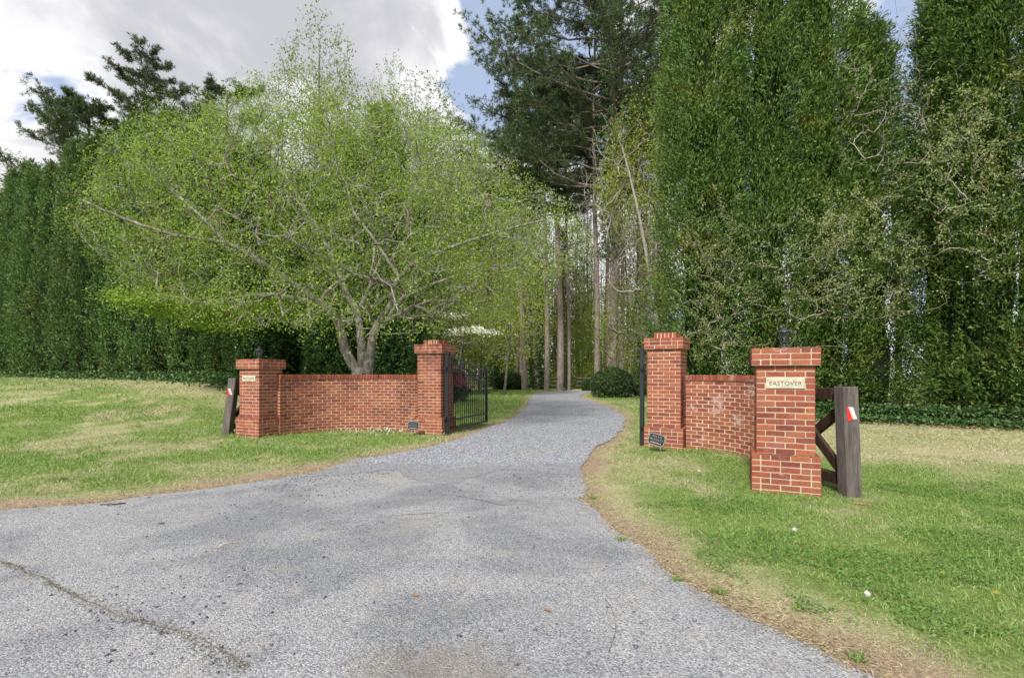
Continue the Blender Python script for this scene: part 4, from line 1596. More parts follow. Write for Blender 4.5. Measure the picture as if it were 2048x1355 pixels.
# ------------------------------------------------------------------ conifers in the hedges
def conifer_mesh(seed, height, rad_, n_lobes, per, leafL, leafW, mat, gaps=0.0, base_r=0.8, droop=0.0, core=True, cmat=None, tip=0.9, cr=0.66, ps=1.0):
    """upright columnar conifer: many upswept plumes, each a clump of flat sprays"""
    rng = np.random.default_rng(seed)
    u = rng.random(n_lobes) ** 0.9
    z = u * height * 0.985
    prof = lambda q: rad_ * (base_r + (1 - base_r) * sstep(0, 0.18, q)) * (1 - np.clip(q, 0, 1) ** (2.2 / tip)) ** 0.62
    th = rng.uniform(0, 2 * np.pi, n_lobes)
    wob = 0.62 + 0.68 * vnoise(np.column_stack([np.cos(th) * 1.9 + 9, np.sin(th) * 1.9 + 9, z * 0.75]), 1.0, seed)
    r_ = prof(u) * wob * rng.uniform(0.74, 1.06, n_lobes)
    if gaps:
        k = vnoise(np.column_stack([np.cos(th) * r_ + 31, np.sin(th) * r_ + 31, z]), 0.8, seed + 3) + 0.25 * sstep(0.3, 0.8, u) > gaps
        u, z, th, r_ = u[k], z[k], th[k], r_[k]
    n = len(u)
    out = np.column_stack([np.cos(th), np.sin(th), np.zeros(n)])
    c = out * r_[:, None]
    c[:, 2] = z
    plume = unit(out * 0.55 + np.array([0, 0, 1.0]) * (0.9 - droop) + rng.normal(0, 0.18, (n, 3)))
    pl = (0.16 + 0.13 * rng.random(n)) * (rad_ ** 0.5) * ps
    s = rng.random((n, per))
    base = c[:, None, :] + plume[:, None, :] * (s * 2.2 - 0.9)[..., None] * pl[:, None, None]
    rr = (1 - s) * 0.55 + 0.12
    base = base + rng.normal(0, 1, (n, per, 3)) * (rr * pl[:, None] * 0.75)[..., None]
    ax = plume[:, None, :] * 0.8 + out[:, None, :] * 0.35 + rng.normal(0, 0.45, (n, per, 3))
    base = base.reshape(-1, 3)
    ax = ax.reshape(-1, 3)
    k = base[:, 2] > 0.02
    base, ax = base[k], ax[k]
    cin = (c - out * 0.22 * ps - np.array([0, 0, 0.12]))[:, None, :].repeat(per, 1).reshape(-1, 3)[k]
    nd_ = unit(base - cin) + rng.normal(0, 0.38, base.shape)
    side = unit(np.cross(ax, nd_))
    V, Fq = leaf_quads(base, ax, leafL * rng.uniform(0.6, 1.3, len(base)), leafW * rng.uniform(0.6, 1.3, len(base)), rng, side)
    crown = npmesh('conifer_crown', V, Fq, mat=mat)
    zz = np.linspace(0.0, 1, 22)
    tr = MB().tube([(0.03 * math.sin(q * 9), 0.03 * math.cos(q * 7), q * height * 0.96) for q in zz], list(0.13 * rad_ * (1 - 0.9 * zz) + 0.01), 8)
    for i in range(70):
        q = rng.uniform(0.03, 0.93)
        a_ = rng.uniform(0, 6.28)
        L = float(prof(np.array([q]))[0]) * 0.85
        b0 = np.array([0, 0, q * height])
        d = np.array([math.cos(a_), math.sin(a_), 0])
        tr.tube([b0, b0 + d * L * .5 + [0, 0, .12 * L], b0 + d * L + [0, 0, .55 * L]], [0.028, 0.018, 0.006], 4, False)
    trunk = tr.mesh('conifer_trunk', M['bark_dark'])
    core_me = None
    if core:  # solid dark core added to block light through the crown
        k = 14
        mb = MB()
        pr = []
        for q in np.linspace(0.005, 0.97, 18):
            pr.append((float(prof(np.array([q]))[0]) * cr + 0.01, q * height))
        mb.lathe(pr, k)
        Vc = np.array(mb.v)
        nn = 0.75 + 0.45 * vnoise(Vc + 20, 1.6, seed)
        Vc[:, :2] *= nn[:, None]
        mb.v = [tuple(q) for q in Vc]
        core_me = mb.mesh('light_block_core', cmat or M['cypress_core'])
    return trunk, crown, core_me


HV = [conifer_mesh(s, 10.0, 1.0, 620, 56, 0.125, 0.042, M['cypress'], 0.0, 0.85, tip=1.35, ps=1.45) for s in (101, 102, 103)]
rng = np.random.default_rng(31)
ordn = ['first', 'second', 'third', 'fourth', 'fifth', 'sixth', 'seventh', 'eighth', 'ninth', 'tenth', 'eleventh', 'twelfth', 'thirteenth', 'fourteenth', 'fifteenth', 'sixteenth', 'seventeenth', 'eighteenth', 'nineteenth', 'twentieth',
        'twenty-first', 'twenty-second', 'twenty-third', 'twenty-fourth', 'twenty-fifth', 'twenty-sixth', 'twenty-seventh', 'twenty-eighth', 'twenty-ninth', 'thirtieth', 'thirty-first', 'thirty-second', 'thirty-third', 'thirty-fourth', 'thirty-fifth']
a_, b_ = np.array([-27.6, 26.3]), np.array([-8.6, 16.9])
NH = 18
for i in range(NH):
    u = i / (NH - 1)
    p = a_ + (b_ - a_) * u + rng.normal(0, 0.12, 2)
    tr, cr, co = HV[i % 3]
    hh = 1.0 + rng.uniform(-0.06, 0.06) - 0.02 * u - 0.25 * sstep(0.72, 1.0, u)
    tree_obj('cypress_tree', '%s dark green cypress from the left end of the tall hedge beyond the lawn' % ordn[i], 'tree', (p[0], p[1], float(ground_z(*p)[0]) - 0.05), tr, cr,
             'cypress trees of the left hedge', rng.uniform(0, 6.28), (0.88, 0.88, hh * rng.uniform(0.96, 1.06)), [('light_block_core', co)])

AV = [conifer_mesh(s, 16.0, 1.5, 1500, 68, 0.125, 0.040, M['arbor'], g_, 0.95, 0.0, True, None, 0.9, 0.36, 1.7) for s, g_ in ((201, 0.20), (202, 0.30), (203, 0.34))]
AV.append(conifer_mesh(204, 16.0, 1.7, 1300, 68, 0.125, 0.040, M['arbor'], 0.28, 0.97, 0.0, True, None, 2.1, 0.36, 1.7))
spec = [(1405, 17.0, 17.5, 1.00, 0), (1535, 16.4, 18.0, 0.98, 0), (1640, 16.0, 16.6, 0.95, 1), (1735, 15.5, 12.2, 0.95, 3), (1888, 14.9, 13.6, 0.82, 3), (1975, 14.0, 17.0, 1.0, 1), (2095, 13.3, 17.0, 1.0, 2)]
alab = ['tall dense arborvitae at the left end of the right hedge, rising past the frame', 'tall dark arborvitae second from the left in the right hedge', 'yellow flecked arborvitae third from the left in the right hedge',
        'shorter arborvitae whose pointed top shows against the sky left of the gap', 'slim vine hung arborvitae right of the sky gap', 'tall vine covered arborvitae near the right edge', 'arborvitae cut off by the right edge of the picture']
for i, (px, y, ht, rs, k) in enumerate(spec):
    tr, cr, co = AV[k]
    x = (px - 1024) / F * y
    tree_obj('arborvitae_tree', alab[i], 'tree', (x, y, -0.05), tr, cr, 'arborvitae trees of the right hedge', rng.uniform(0, 6.28), (rs, rs, ht / 16.0), [('light_block_core', co)])

# yellowing boughs on the arborvitae
def bough(px, py, y, n, sz, label, mat):
    c = P(px, py, y)
    p = c + rng.normal(0, 1, (n, 3)) * np.array(sz)
    V, Fq = leaf_quads(p - c, unit(rng.normal(0, 0.6, (n, 3)) + np.array([0, -0.5, 0.5])), rng.uniform(0.07, 0.16, n), rng.uniform(0.03, 0.055, n), rng)
    o = obj('yellowing_bough', npmesh('yellowing_bough', V, Fq, mat=mat), None, None, tuple(c))
    return o


CV = conifer_mesh(151, 10.0, 1.9, 1500, 20, 0.20, 0.075, M['cypress'], 0.12, 0.9)
for px, y, ht, lb in ((610, 23.5, 9.5, 'dark cedar behind the cherry tree, left of its stems'), (690, 25.5, 12.5, 'tall dark cedar straight behind the cherry stems'), (765, 27.0, 15.0, 'tall dark cedar right of the cherry stems'), (835, 29.0, 10.5, 'dark cedar above the tall left pier'), (540, 22.0, 9.0, 'dark cedar at the right end of the cypress hedge')):
    x = (px - 1024) / F * y
    tree_obj('cedar_tree', lb, 'tree', (x, y, float(ground_z(x, y)[0]) - .05), CV[0], CV[1], 'cedars behind the cherry tree', rng.uniform(0, 6.28), (1, 1, ht / 10), [('light_block_core', CV[2])])


# ------------------------------------------------------------------ deciduous templates
def decid(seed, H_, trunk_top, rx, z0, n1, n2, per, leafL, leafW, lmat, bmat, r0, shape=1.0, lean=0.0, keep_=1.0, spread=0.16, xoff=0.0):
    rng = np.random.default_rng(seed)
    k = 12
    zz = np.linspace(0, trunk_top, k)
    N = np.column_stack([lean * zz / H_ + 0.12 * np.sin(zz * 0.5 + seed), 0.12 * np.cos(zz * 0.43 + seed * 2), zz])
    N[:, 0] -= N[0, 0]
    N[:, 1] -= N[0, 1]
    par = np.arange(-1, k - 1)
    cz, rz_ = (z0 + H_) / 2, (H_ - z0) / 2

    def fn(q):
        u = (q[:, 2] - cz) / rz_
        rr = np.hypot(q[:, 0] - lean * q[:, 2] / H_ - xoff, q[:, 1]) / (rx * (1 - 0.25 * shape * u))
        return rr ** 2 + u ** 2 < 1
    lo, hi = (-rx * 2 - abs(lean), -rx * 1.6, z0), (rx * 2 + abs(lean), rx * 1.6, H_)
    A = sample(fn, lo, hi, n1, rng)
    N, par, e1, l1 = grow(N, par, A, rng, 0.55, 5, 0.22, 0.4)
    B = sample(fn, lo, hi, n2, rng)
    N, par, e2, l2 = grow(N, par, B, rng, 0.5, 3, 0.15, 0.4)
    rad = radii(N, par, 0.006, 0.42)
    rad[:k] = np.maximum(rad[:k] * 0.4, r0 * (1 - 0.8 * zz / H_))
    V, Fq = cat_vf([join_tubes([(N[:k], rad[:k])], 10), join_tubes(limb_paths(N, par, rad, l1, []), 5), join_tubes(limb_paths(N, par, rad, l2, []), 3)])
    trunk = npmesh('trunk', V, Fq, True, bmat)
    crown = None
    if per:
        pts = np.concatenate([N[e2], N[par[e2]]])
        dr = unit(pts - np.concatenate([N[par[e2]], N[par[par[e2]]]]))
        kk = rng.random(len(pts)) < keep_
        V, Fq = leaves_at(pts[kk], dr[kk], per, spread, leafL, leafW, rng, 0.2)
        crown = npmesh('crown', V, Fq, mat=lmat)
    return trunk, crown


def pine(seed, H_, z0, rx, nb, r0, tuft_n=11, needle=0.22, top=True, lean=0.0, stub=True):
    rng = np.random.default_rng(seed)
    k = 16
    zz = np.linspace(0, H_, k)
    Nt = np.column_stack([lean * zz / H_ + 0.15 * np.sin(zz * 0.25 + seed), 0.15 * np.cos(zz * 0.22 + seed), zz])
    Nt[:, :2] -= Nt[0, :2]
    paths = [(Nt, r0 * (1 - 0.82 * zz / H_) + 0.02)]
    tufts, tdir = [], []
    small = []
    for i in range(nb):
        u = (i + rng.random()) / nb
        z = z0 + (H_ - z0) * u
        a_ = i * 2.4 + rng.normal(0, 0.4)
        L = rx * (0.45 + 0.75 * math.sin(math.pi * (0.18 + 0.80 * u))) * rng.uniform(0.65, 1.1) * (1 - 0.45 * u)
        b0 = np.array([np.interp(z, zz, Nt[:, 0]), np.interp(z, zz, Nt[:, 1]), z])
        d = np.array([math.cos(a_), math.sin(a_), 0])
        s = np.linspace(0, 1, 7)
        rise = rng.uniform(-0.12, 0.22) + 0.35 * u
        bp = b0 + d * (s * L)[:, None] + np.array([0, 0, 1.0]) * (rise * L * s + 0.18 * L * s * s)[:, None] + rng.normal(0, 0.04 * L, (7, 3)) * s[:, None]
        paths.append((bp, (0.075 * (1 - u * .5) * (L / rx + .3)) * (1 - 0.85 * s) + 0.008))
        ns = int(7 + L * 4.2)
        for q in range(ns):
            v = rng.uniform(0.32, 1.0)
            c = np.array([np.interp(v, s, bp[:, j]) for j in range(3)])
            dd = unit(d * rng.uniform(0.4, 1.0) + np.cross(d, [0, 0, 1]) * rng.normal(0, 0.8) + np.array([0, 0, rng.normal(0.25, 0.25)]))
            l2 = L * rng.uniform(0.12, 0.30) * (1.25 - v * 0.5)
            e = c + dd * l2 + np.array([0, 0, 0.12 * l2])
            small.append((np.stack([c, (c + e) / 2 + rng.normal(0, .03, 3), e]), np.array([0.016, 0.011, 0.006])))
            for w_ in (0.45, 0.7, 1.0, 1.0):
                tufts.append(c + (e - c) * w_ + rng.normal(0, 0.10, 3))
                tdir.append(unit(dd + np.array([0, 0, 0.5])))
    if stub:
        for i in range(18):
            z = rng.uniform(z0 * 0.45, z0)
            a_ = rng.uniform(0, 6.28)
            L = rng.uniform(0.5, 2.0)
            d = np.array([math.cos(a_), math.sin(a_), rng.normal(0, 0.2)])
            b0 = np.array([np.interp(z, zz, Nt[:, 0]), np.interp(z, zz, Nt[:, 1]), z])
            small.append((np.stack([b0, b0 + d * L * .5, b0 + d * L + rng.normal(0, .15, 3)]), np.array([0.028, 0.018, 0.006])))
    V, Fq = cat_vf([join_tubes(paths[:1], 12), join_tubes(paths[1:], 6), join_tubes(small, 3)])
    trunk = npmesh('trunk', V, Fq, True, M['bark_pine'])
    T, D = np.array(tufts), np.array(tdir)
    n = len(T)
    pos = np.repeat(T, tuft_n, 0) + rng.normal(0, 0.02, (n * tuft_n, 3))
    ax = np.repeat(D, tuft_n, 0) * 0.55 + rng.normal(0, 0.6, (n * tuft_n, 3))
    V, Fq = leaf_quads(pos, ax, needle * rng.uniform(0.7, 1.3, n * tuft_n), 0.042, rng)
    crown = npmesh('crown', V, Fq, mat=M['pine_needle'])
    return trunk, crown


def ivy_sleeve(seed, z0, z1, r, n, size=0.10, puff=0.25):
    rng = np.random.default_rng(seed)
    z = rng.uniform(z0, z1, n)
    a_ = rng.uniform(0, 6.28, n)
    env = 0.5 + 0.8 * vnoise(np.column_stack([np.cos(a_) + 5, np.sin(a_) + 5, z * .6]), 1.0, seed)
    rr = r + puff * rng.random(n) ** 1.6 * env * (1 - 0.5 * (z - z0) / (z1 - z0))
    o = np.column_stack([np.cos(a_), np.sin(a_), np.zeros(n)])
    p = o * rr[:, None]
    p[:, 2] = z
    V, Fq = leaf_quads(p, o * 0.5 + rng.normal(0, 0.6, (n, 3)) - np.array([0, 0, 0.4]), size * rng.uniform(0.6, 1.3, n), size * 0.8 * rng.uniform(0.6, 1.3, n), rng)
    return npmesh('ivy', V, Fq, mat=M['ivy'])


def put(name, label, px, y, tpl, group=None, rz=0.0, s=1.0, extra=(), z=None):
    x = (px - 1024) / F * y
    return tree_obj(name, label, 'tree', (x, y, (float(ground_z(x, y)[0]) if z is None else z) - 0.1), tpl[0], tpl[1], group, rz, s, extra)


# big pine in the middle and the two pines at the left
put('pine_tree', 'large dark pine with layered boughs rising past the frame above the drive', 1222, 33, pine(301, 34, 12.5, 9.2, 96, 0.34, 15, 0.27), None, 0.4, 1.0, [('ivy', ivy_sleeve(5, 9, 30, 0.35, 9000, 0.15, 0.7))])
put('pine_tree', 'tall open pine silhouetted against the sky at the upper left', 288, 44, pine(302, 27.5, 14.0, 6.6, 44, 0.30, 15, 0.30), None, 1.3, 1.0)
put('pine_tree', 'lower bushy pine left of the tall open pine above the hedge', 182, 42, pine(303, 23.0, 11.0, 5.8, 46, 0.28, 15, 0.30), None, 2.2, 1.0)
put('pine_tree', 'dark pine crown showing above the cherry tree at the left', 455, 40, pine(304, 23.0, 9.0, 5.4, 44, 0.28, 12, 0.28), None, 0.9, 1.0)
put('pine_tree', 'pine with bare lower trunk behind the large dark pine', 1120, 40, pine(305, 25.0, 14.0, 5.6, 44, 0.28, 11, 0.26), None, 2.6, 1.0)

# thin-leaved tulip poplars
tp = [decid(s, 30, 26, 4.4, 13, 90, 900, 4, 0.20, 0.13, M['spring_leaf'], M['bark_grey'], 0.24, 1.3, 0.0, 0.85, 0.22) for s in (401, 402)]
put('poplar_tree', 'tall slender poplar with sparse new leaves reaching the top of the frame', 638, 38, tp[0], None, 0.3, (0.92, 0.92, 0.985), [('ivy', ivy_sleeve(6, 0.5, 22.3, 0.25, 5000, 0.17, 0.45))], 0)
put('poplar_tree', 'slim sparse poplar with ivied trunk right of the tallest poplar', 783, 40, tp[1], None, 1.5, (0.62, 0.62, 0.915), [('ivy', ivy_sleeve(7, 0.5, 23.5, 0.3, 5000, 0.17, 0.6))], 0)
put('poplar_tree', 'rounded sparse poplar against the bright cloud left of the blue gap', 856, 39, tp[0], None, 2.4, (0.95, 0.95, 0.85), [('ivy', ivy_sleeve(8, 0.5, 21, 0.25, 4000, 0.16, 0.35))], 0)
put('poplar_tree', 'small sparse poplar beside the blue gap in the clouds', 925, 43, tp[1], None, 4.1, (0.7, 0.7, 0.80), (), 0)
put('poplar_tree', 'leaning sparse poplar left of the tallest poplar', 545, 43, tp[1], None, 5.2, (0.8, 0.8, 0.82), (), 0)
put('poplar_tree', 'hazy leafing tree at the far left edge above the hedge', 15, 46, tp[0], None, 3.0, (1.2, 1.2, 0.72), (), 1)
put('poplar_tree', 'reddish leafing tree behind the left hedge beside the lower pine', 95, 50, tp[1], None, 0.7, (1.2, 1.2, 0.56), (), 1)

# right of the drive
put('hornbeam_tree', 'yellow green leafing tree between the large pine and the right hedge', 1300, 27, decid(411, 17.5, 14, 3.4, 8.0, 80, 900, 8, 0.13, 0.08, M['yellow_leaf'], M['bark_grey'], 0.16, 0.6, 0.6, 1.0, 0.25), None, 0.4)
put('bare_tree', 'bare pale leaning tree left of the arborvitae hedge', 1352, 20, decid(412, 12.0, 10.5, 2.3, 4.0, 60, 420, 0, 0, 0, None, M['bark_pale'], 0.11, 0.3, -2.6), None, 0.0)
put('bare_tree', 'bare branched tree showing in the sky gap of the right hedge', 1800, 19.5, decid(413, 16.5, 14.0, 2.6, 6.0, 46, 330, 0, 0, 0, None, M['bark_pale'], 0.12, 0.4, -0.6), None, 0.0)
put('bare_tree', 'bushy bare tree with fine twigs behind the tall right pier', 1310, 24, decid(414, 9.5, 8, 2.8, 1.8, 70, 900, 1, 0.09, 0.05, M['spring_leaf'], M['bark_grey'], 0.12, -0.2, 0.0, 0.5), None, 1.1)

# woodland trees whose trunks stand behind the bend of the drive
WT = [pine(s, 27, 15.5, 3.6, 24, 0.19, 8, 0.28) for s in (501, 502)] + \
     [decid(s, 21, 18, 3.4, 3.2, 60, 700, 7, 0.16, 0.11, M['spring_leaf'], M['bark_grey'], 0.17, 0.3, 0.5, 0.75, 0.22) for s in (503, 504, 505)]
WI = [('ivy', ivy_sleeve(9, 0.3, 11, 0.22, 4200, 0.15, 0.35)), ('ivy', ivy_sleeve(10, 0.3, 14, 0.22, 4200, 0.15, 0.45))]
wood = [(838, 44, 2, 1.0), (851, 41, 3, 1.0), (872, 52, 3, .8), (891, 42, 4, .95), (908, 55, 4, .8), (926, 43, 2, 1.0), (938, 60, 3, .7), (949, 45, 4, .9), (966, 56, 2, .8), (978, 50, 3, .7), (989, 42, 2, 1.1), (1004, 58, 4, .8),
        (1018, 48, 3, .8), (1032, 44, 4, 1.1), (1043, 43, 1, .85), (1049, 40, 0, 1.1), (1062, 56, 3, .8), (1074, 41, 1, 1.1), (1093, 38.5, 0, 1.05), (1107, 60, 4, .7), (1124, 46, 2, 1.0), (1137, 41, 1, .95),
        (1152, 58, 3, .6), (1166, 62, 4, .6), (1177, 50, 3, .55), (1193, 36, 0, 1.0), (1213, 38, 1, 1.0), (1224, 47, 0, .8), (1241, 40, 0, 1.0), (1256, 52, 2, .8), (1270, 45, 4, .8), (1284, 36, 1, .9), (1300, 44, 2, .8), (1322, 34, 0, .9)]
for i, (px, y, k, s) in enumerate(wood):
    ex = ()
    if px in (1074, 989):
        ex = (WI[0],)
    elif px in (1124, 1284, 1322):
        ex = (WI[1],)
    nm = 'woodland_pine' if k < 2 else 'woodland_tree'
    lb = ('%s trunk from the left in the woods between the two tall piers, a straight pine' if k < 2 else '%s trunk from the left in the woods between the two tall piers, a leafing hardwood') % ordn[i]
    sw = s * rng.uniform(0.9, 1.12)
    put(nm, lb, px, y, WT[k], 'trees of the woods behind the gate', rng.uniform(0, 6.28), (sw, sw, rng.uniform(0.9, 1.08)), ex, 0)

US = [decid(s_, 9.5, 7.5, 2.9, 1.8, 46, 620, 7, 0.13, 0.085, M['yellow_leaf'], M['bark_grey'], 0.09, 0.2, 0.4, 0.8, 0.24) for s_ in (521, 522)]
for i, (px, y, k, sc_, lb) in enumerate(((1008, 31, 0, 1.0, 'young leafing tree left of the drive behind the kept lawn'), (958, 35, 1, 1.05, 'young leafing tree behind the end of the left gate'), (1118, 44, 0, 1.2, 'young leafing tree at the fence straight behind the bend'),
                                        (1160, 47, 1, 1.0, 'young leafing tree behind the fence left of the large bush'), (880, 33, 1, 1.1, 'young leafing tree above the tall left pier'), (1255, 33, 0, 0.9, 'young leafing tree behind the large rounded bush'))):
    put('sapling_tree', lb, px, y, US[k], 'young leafing trees at the wood edge', 1.3 * i, sc_, (), 0)

# ------------------------------------------------------------------ far wood and undergrowth: nobody could count it
rng = np.random.default_rng(61)
paths = []
for i in range(230):
    y = rng.uniform(62, 110)
    px = rng.uniform(620, 1420)
    x = (px - 1024) / F * y
    h_ = rng.uniform(9, 22)
    r_ = rng.uniform(0.05, 0.16)
    z = np.linspace(-0.5, h_, 6)
    paths.append((np.column_stack([x + rng.normal(0, .02, 6).cumsum() * 3, np.full(6, y), z]), r_ * (1 - 0.8 * np.linspace(0, 1, 6))))
    for b in range(7):
        zb = rng.uniform(2.5, h_ * .95)
        L = rng.uniform(1, 3.2)
        a_ = rng.uniform(0, 6.28)
        d = np.array([math.cos(a_), math.sin(a_), rng.uniform(0.2, 0.9)])
        b0 = np.array([x, y, zb])
        paths.append((np.stack([b0, b0 + d * L * .5, b0 + d * L + [0, 0, .2 * L]]), np.array([0.03, 0.02, 0.008])))
V, Fq = join_tubes(paths, 4)
tag(obj('far_trunks', npmesh('far_trunks', V, Fq, True, M['bark_grey'])), 'distant thin trunks deep in the woods', 'woods', kind='stuff')
n = 120000
y = rng.uniform(48, 112, n)
px = rng.uniform(600, 1430, n)
z = rng.gamma(2.0, 3.6, n)
p = np.column_stack([(px - 1024) / F * y, y, z])
k = fbm(p * np.array([1, 1, 1.3]), 0.16, 7, 3) > 0.43 + 0.006 * z
p = p[k]
V, Fq = leaf_quads(p, rand_unit(rng, len(p)), rng.uniform(0.18, 0.42, len(p)), rng.uniform(0.12, 0.26, len(p)), rng)
tag(obj('far_foliage', npmesh('far_foliage', V, Fq, mat=M['spring_leaf'])), 'distant haze of new leaves deep in the woods', 'woods', kind='stuff')
n = 42000
y = rng.uniform(43.5, 60, n)
px = rng.uniform(760, 1400, n)
z = rng.gamma(1.6, 1.1, n)
p = np.column_stack([(px - 1024) / F * y, y, z])
k = fbm(p, 0.35, 17, 3) > 0.44
p = p[k]
V, Fq = leaf_quads(p, rand_unit(rng, len(p)), rng.uniform(0.12, 0.28, len(p)), rng.uniform(0.08, 0.16, len(p)), rng)
tag(obj('undergrowth', npmesh('undergrowth', V, Fq, mat=M['yellow_leaf'])), 'low bright green undergrowth behind the rail fence', 'undergrowth', kind='stuff')


# ------------------------------------------------------------------ shrubs
def shrub_mesh(seed, rx, ry, h_, n, L, W, mat, lump=0.25, base=0.0):
    rng = np.random.default_rng(seed)
    d = rand_unit(rng, n)
    d[:, 2] = np.where(rng.random(n) < 0.32, -np.abs(d[:, 2]) * 0.75, np.abs(d[:, 2]))
    d = unit(d)
    sh = 1 + lump * (fbm(d + 10, 2.4, seed, 3) - 0.5) * 2
    dep = 1 - 0.25 * rng.random(n) ** 2
    p = d * (sh * dep)[:, None] * np.array([rx, ry, h_ * 0.62])
    p[:, 2] += h_ * 0.40
    p = p[p[:, 2] > 0.02]
    o = unit(p - np.array([0, 0, h_ * .4]))
    ax = o * 0.5 + rng.normal(0, 0.6, (len(p), 3)) + np.array([0, 0, .15])
    side = unit(np.cross(ax, o + rng.normal(0, 0.45, (len(p), 3))))
    V, Fq = leaf_quads(p, ax, L * rng.uniform(0.6, 1.3, len(p)), W * rng.uniform(0.6, 1.3, len(p)), rng, side)
    cr = npmesh('foliage', V, Fq, mat=mat)
    mb = MB()
    for i in range(12):
        a_ = rng.uniform(0, 6.28)
        q = np.array([math.cos(a_) * rx * .6, math.sin(a_) * ry * .6, h_ * .6])
        mb.tube([(0, 0, -0.05), q * .5, q], [0.04, 0.025, 0.012], 5, False)
    st = mb.mesh('stems', M['bark_dark'])
    # added solid core; the bush's inner shade is put into its colour
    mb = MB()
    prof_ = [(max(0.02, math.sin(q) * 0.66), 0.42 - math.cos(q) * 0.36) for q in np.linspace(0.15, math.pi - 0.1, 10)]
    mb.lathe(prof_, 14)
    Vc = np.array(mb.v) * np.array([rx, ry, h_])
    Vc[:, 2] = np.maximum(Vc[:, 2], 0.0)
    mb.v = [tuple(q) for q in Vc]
    return cr, st, mb.mesh('added_dark_core', M['cypress_core'])


def shrub(name, label, x, y, seed, rx, ry, h_, n, L, W, mat, lump=0.25, group=None, z=None):
    cr, st, core = shrub_mesh(seed, rx, ry, h_, n, L, W, mat, lump)
    r = thing(name, label, 'shrub', (x, y, (float(ground_z(x, y)[0]) if z is None else z) - 0.02), 0, group)
    obj('foliage', cr, None, r)
    obj('stems', st, None, r)
    obj('added_dark_core', core, None, r)
    return r


def shrub_px(name, label, px, base_y, half_px, top_y, seed, n, L, W, mat, lump=0.2, group=None, y=None, depth=1.0):
    y = H * F / (base_y - HZ) if y is None else y
    rx = half_px / F * y
    h_ = H + (HZ - top_y) / F * y
    return shrub(name, label, (px - 1024) / F * y, y, seed, rx, rx * depth, h_, n, L, W, mat, lump, group)


shrub_px('clipped_bush', 'large rounded dark green clipped bush at the right bend of the drive', 1225, 796, 41, 737, 701, 9000, 0.13, 0.06, M['box_leaf'], 0.14, 'clipped bushes')
shrub_px('clipped_bush', 'wide dark clipped bush left of the pale trunk behind the lawn', 1019, 779, 27, 745, 702, 6000, 0.16, 0.08, M['box_leaf'], 0.2, 'clipped bushes')
shrub_px('clipped_bush', 'small dark bush between two trunks left of the rail fence', 1079, 778, 16, 745, 703, 4000, 0.16, 0.08, M['box_leaf'], 0.2, 'clipped bushes')
shrub_px('clipped_bush', 'small dark bush left of the large rounded bush', 1175, 781, 11, 760, 704, 2500, 0.15, 0.08, M['box_leaf'], 0.2, 'clipped bushes')
shrub_px('clipped_bush', 'bush half hidden behind the tall right pier', 1281, 795, 12, 762, 705, 3000, 0.13, 0.07, M['box_leaf'], 0.2, 'clipped bushes')
shrub_px('azalea_bush', 'pink flowering azalea seen through the left gate', 908, 800, 26, 738, 706, 6000, 0.11, 0.055, M['shrub_leaf'], 0.25, None, 24.0, 0.8)
az_ = bpy.context.scene.objects['azalea_bush']
rng = np.random.default_rng(71)
n = 2600
d = rand_unit(rng, n)
d[:, 2] = np.abs(d[:, 2]) - 0.05
d = unit(d)
p = d * np.array([0.66, 0.55, 0.98]) * rng.uniform(0.93, 1.07, n)[:, None]
p[:, 2] += 0.62
k = fbm(p + 4, 2.6, 3, 2) > 0.42
p = p[k & (p[:, 2] > 0.75)]
V, Fq = leaf_quads(p, rng.normal(0, 1, (len(p), 3)) + unit(p - [0, 0, .6]) * .6, 0.09, 0.085, rng)
obj('blossom', npmesh('blossom', V, Fq, mat=M['azalea_flower']), None, az_)

for i, (px, y, hp, top, seed, lab) in enumerate(((512, 16.0, 40, 640, 711, 'dark evergreen shrub behind the far left pier'), (580, 17.5, 62, 610, 712, 'tall glossy evergreen shrub left of the cherry stems'),
                                                (655, 16.6, 48, 655, 713, 'mid height evergreen shrub behind the left cherry stem'), (775, 17.0, 58, 640, 714, 'broad evergreen shrub right of the cherry stems behind the wall'),
                                                (700, 19.0, 60, 590, 715, 'tall dark evergreen shrub filling the gap behind the cherry stems'), (830, 20.5, 34, 600, 716, 'narrow evergreen shrub above the tall left pier'))):
    shrub_px('evergreen_shrub', lab, px, 0, hp, top, seed, 9000, 0.13, 0.065, M['shrub_leaf'], 0.35, 'evergreen shrubs behind the left wall', y, 0.9)

# dogwood
tr, cr = decid(721, 5.6, 4.6, 2.5, 2.6, 40, 300, 3, 0.10, 0.06, M['spring_leaf'], M['bark_grey'], 0.07, 0.0, 0.6, 0.8)
rng = np.random.default_rng(73)
bl = rng.normal(0, 1, (900, 3)) * np.array([0.75, 0.5, 0.10])
bl[:, 2] -= 0.18 * bl[:, 0] * np.sign(bl[:, 0]) * 0.5
bl = bl + np.array([1.0, 0, 3.9])
b2 = rng.normal(0, 1, (450, 3)) * np.array([0.5, 0.5, 0.09]) + np.array([-0.2, 0, 4.7])
bl = np.concatenate([bl, b2])
V, Fq = leaf_quads(bl, rng.normal(0, 1, (len(bl), 3)) * np.array([1, 1, .3]), 0.11, 0.10, rng)
put('dogwood_tree', 'small dogwood with white blossom above the left gate', 908, 28, (tr, cr), None, 0.0, 1.0, [('blossom', npmesh('blossom', V, Fq, mat=M['dogwood_flower']))], 0)

# ------------------------------------------------------------------ vines over the right hedge
rng = np.random.default_rng(81)


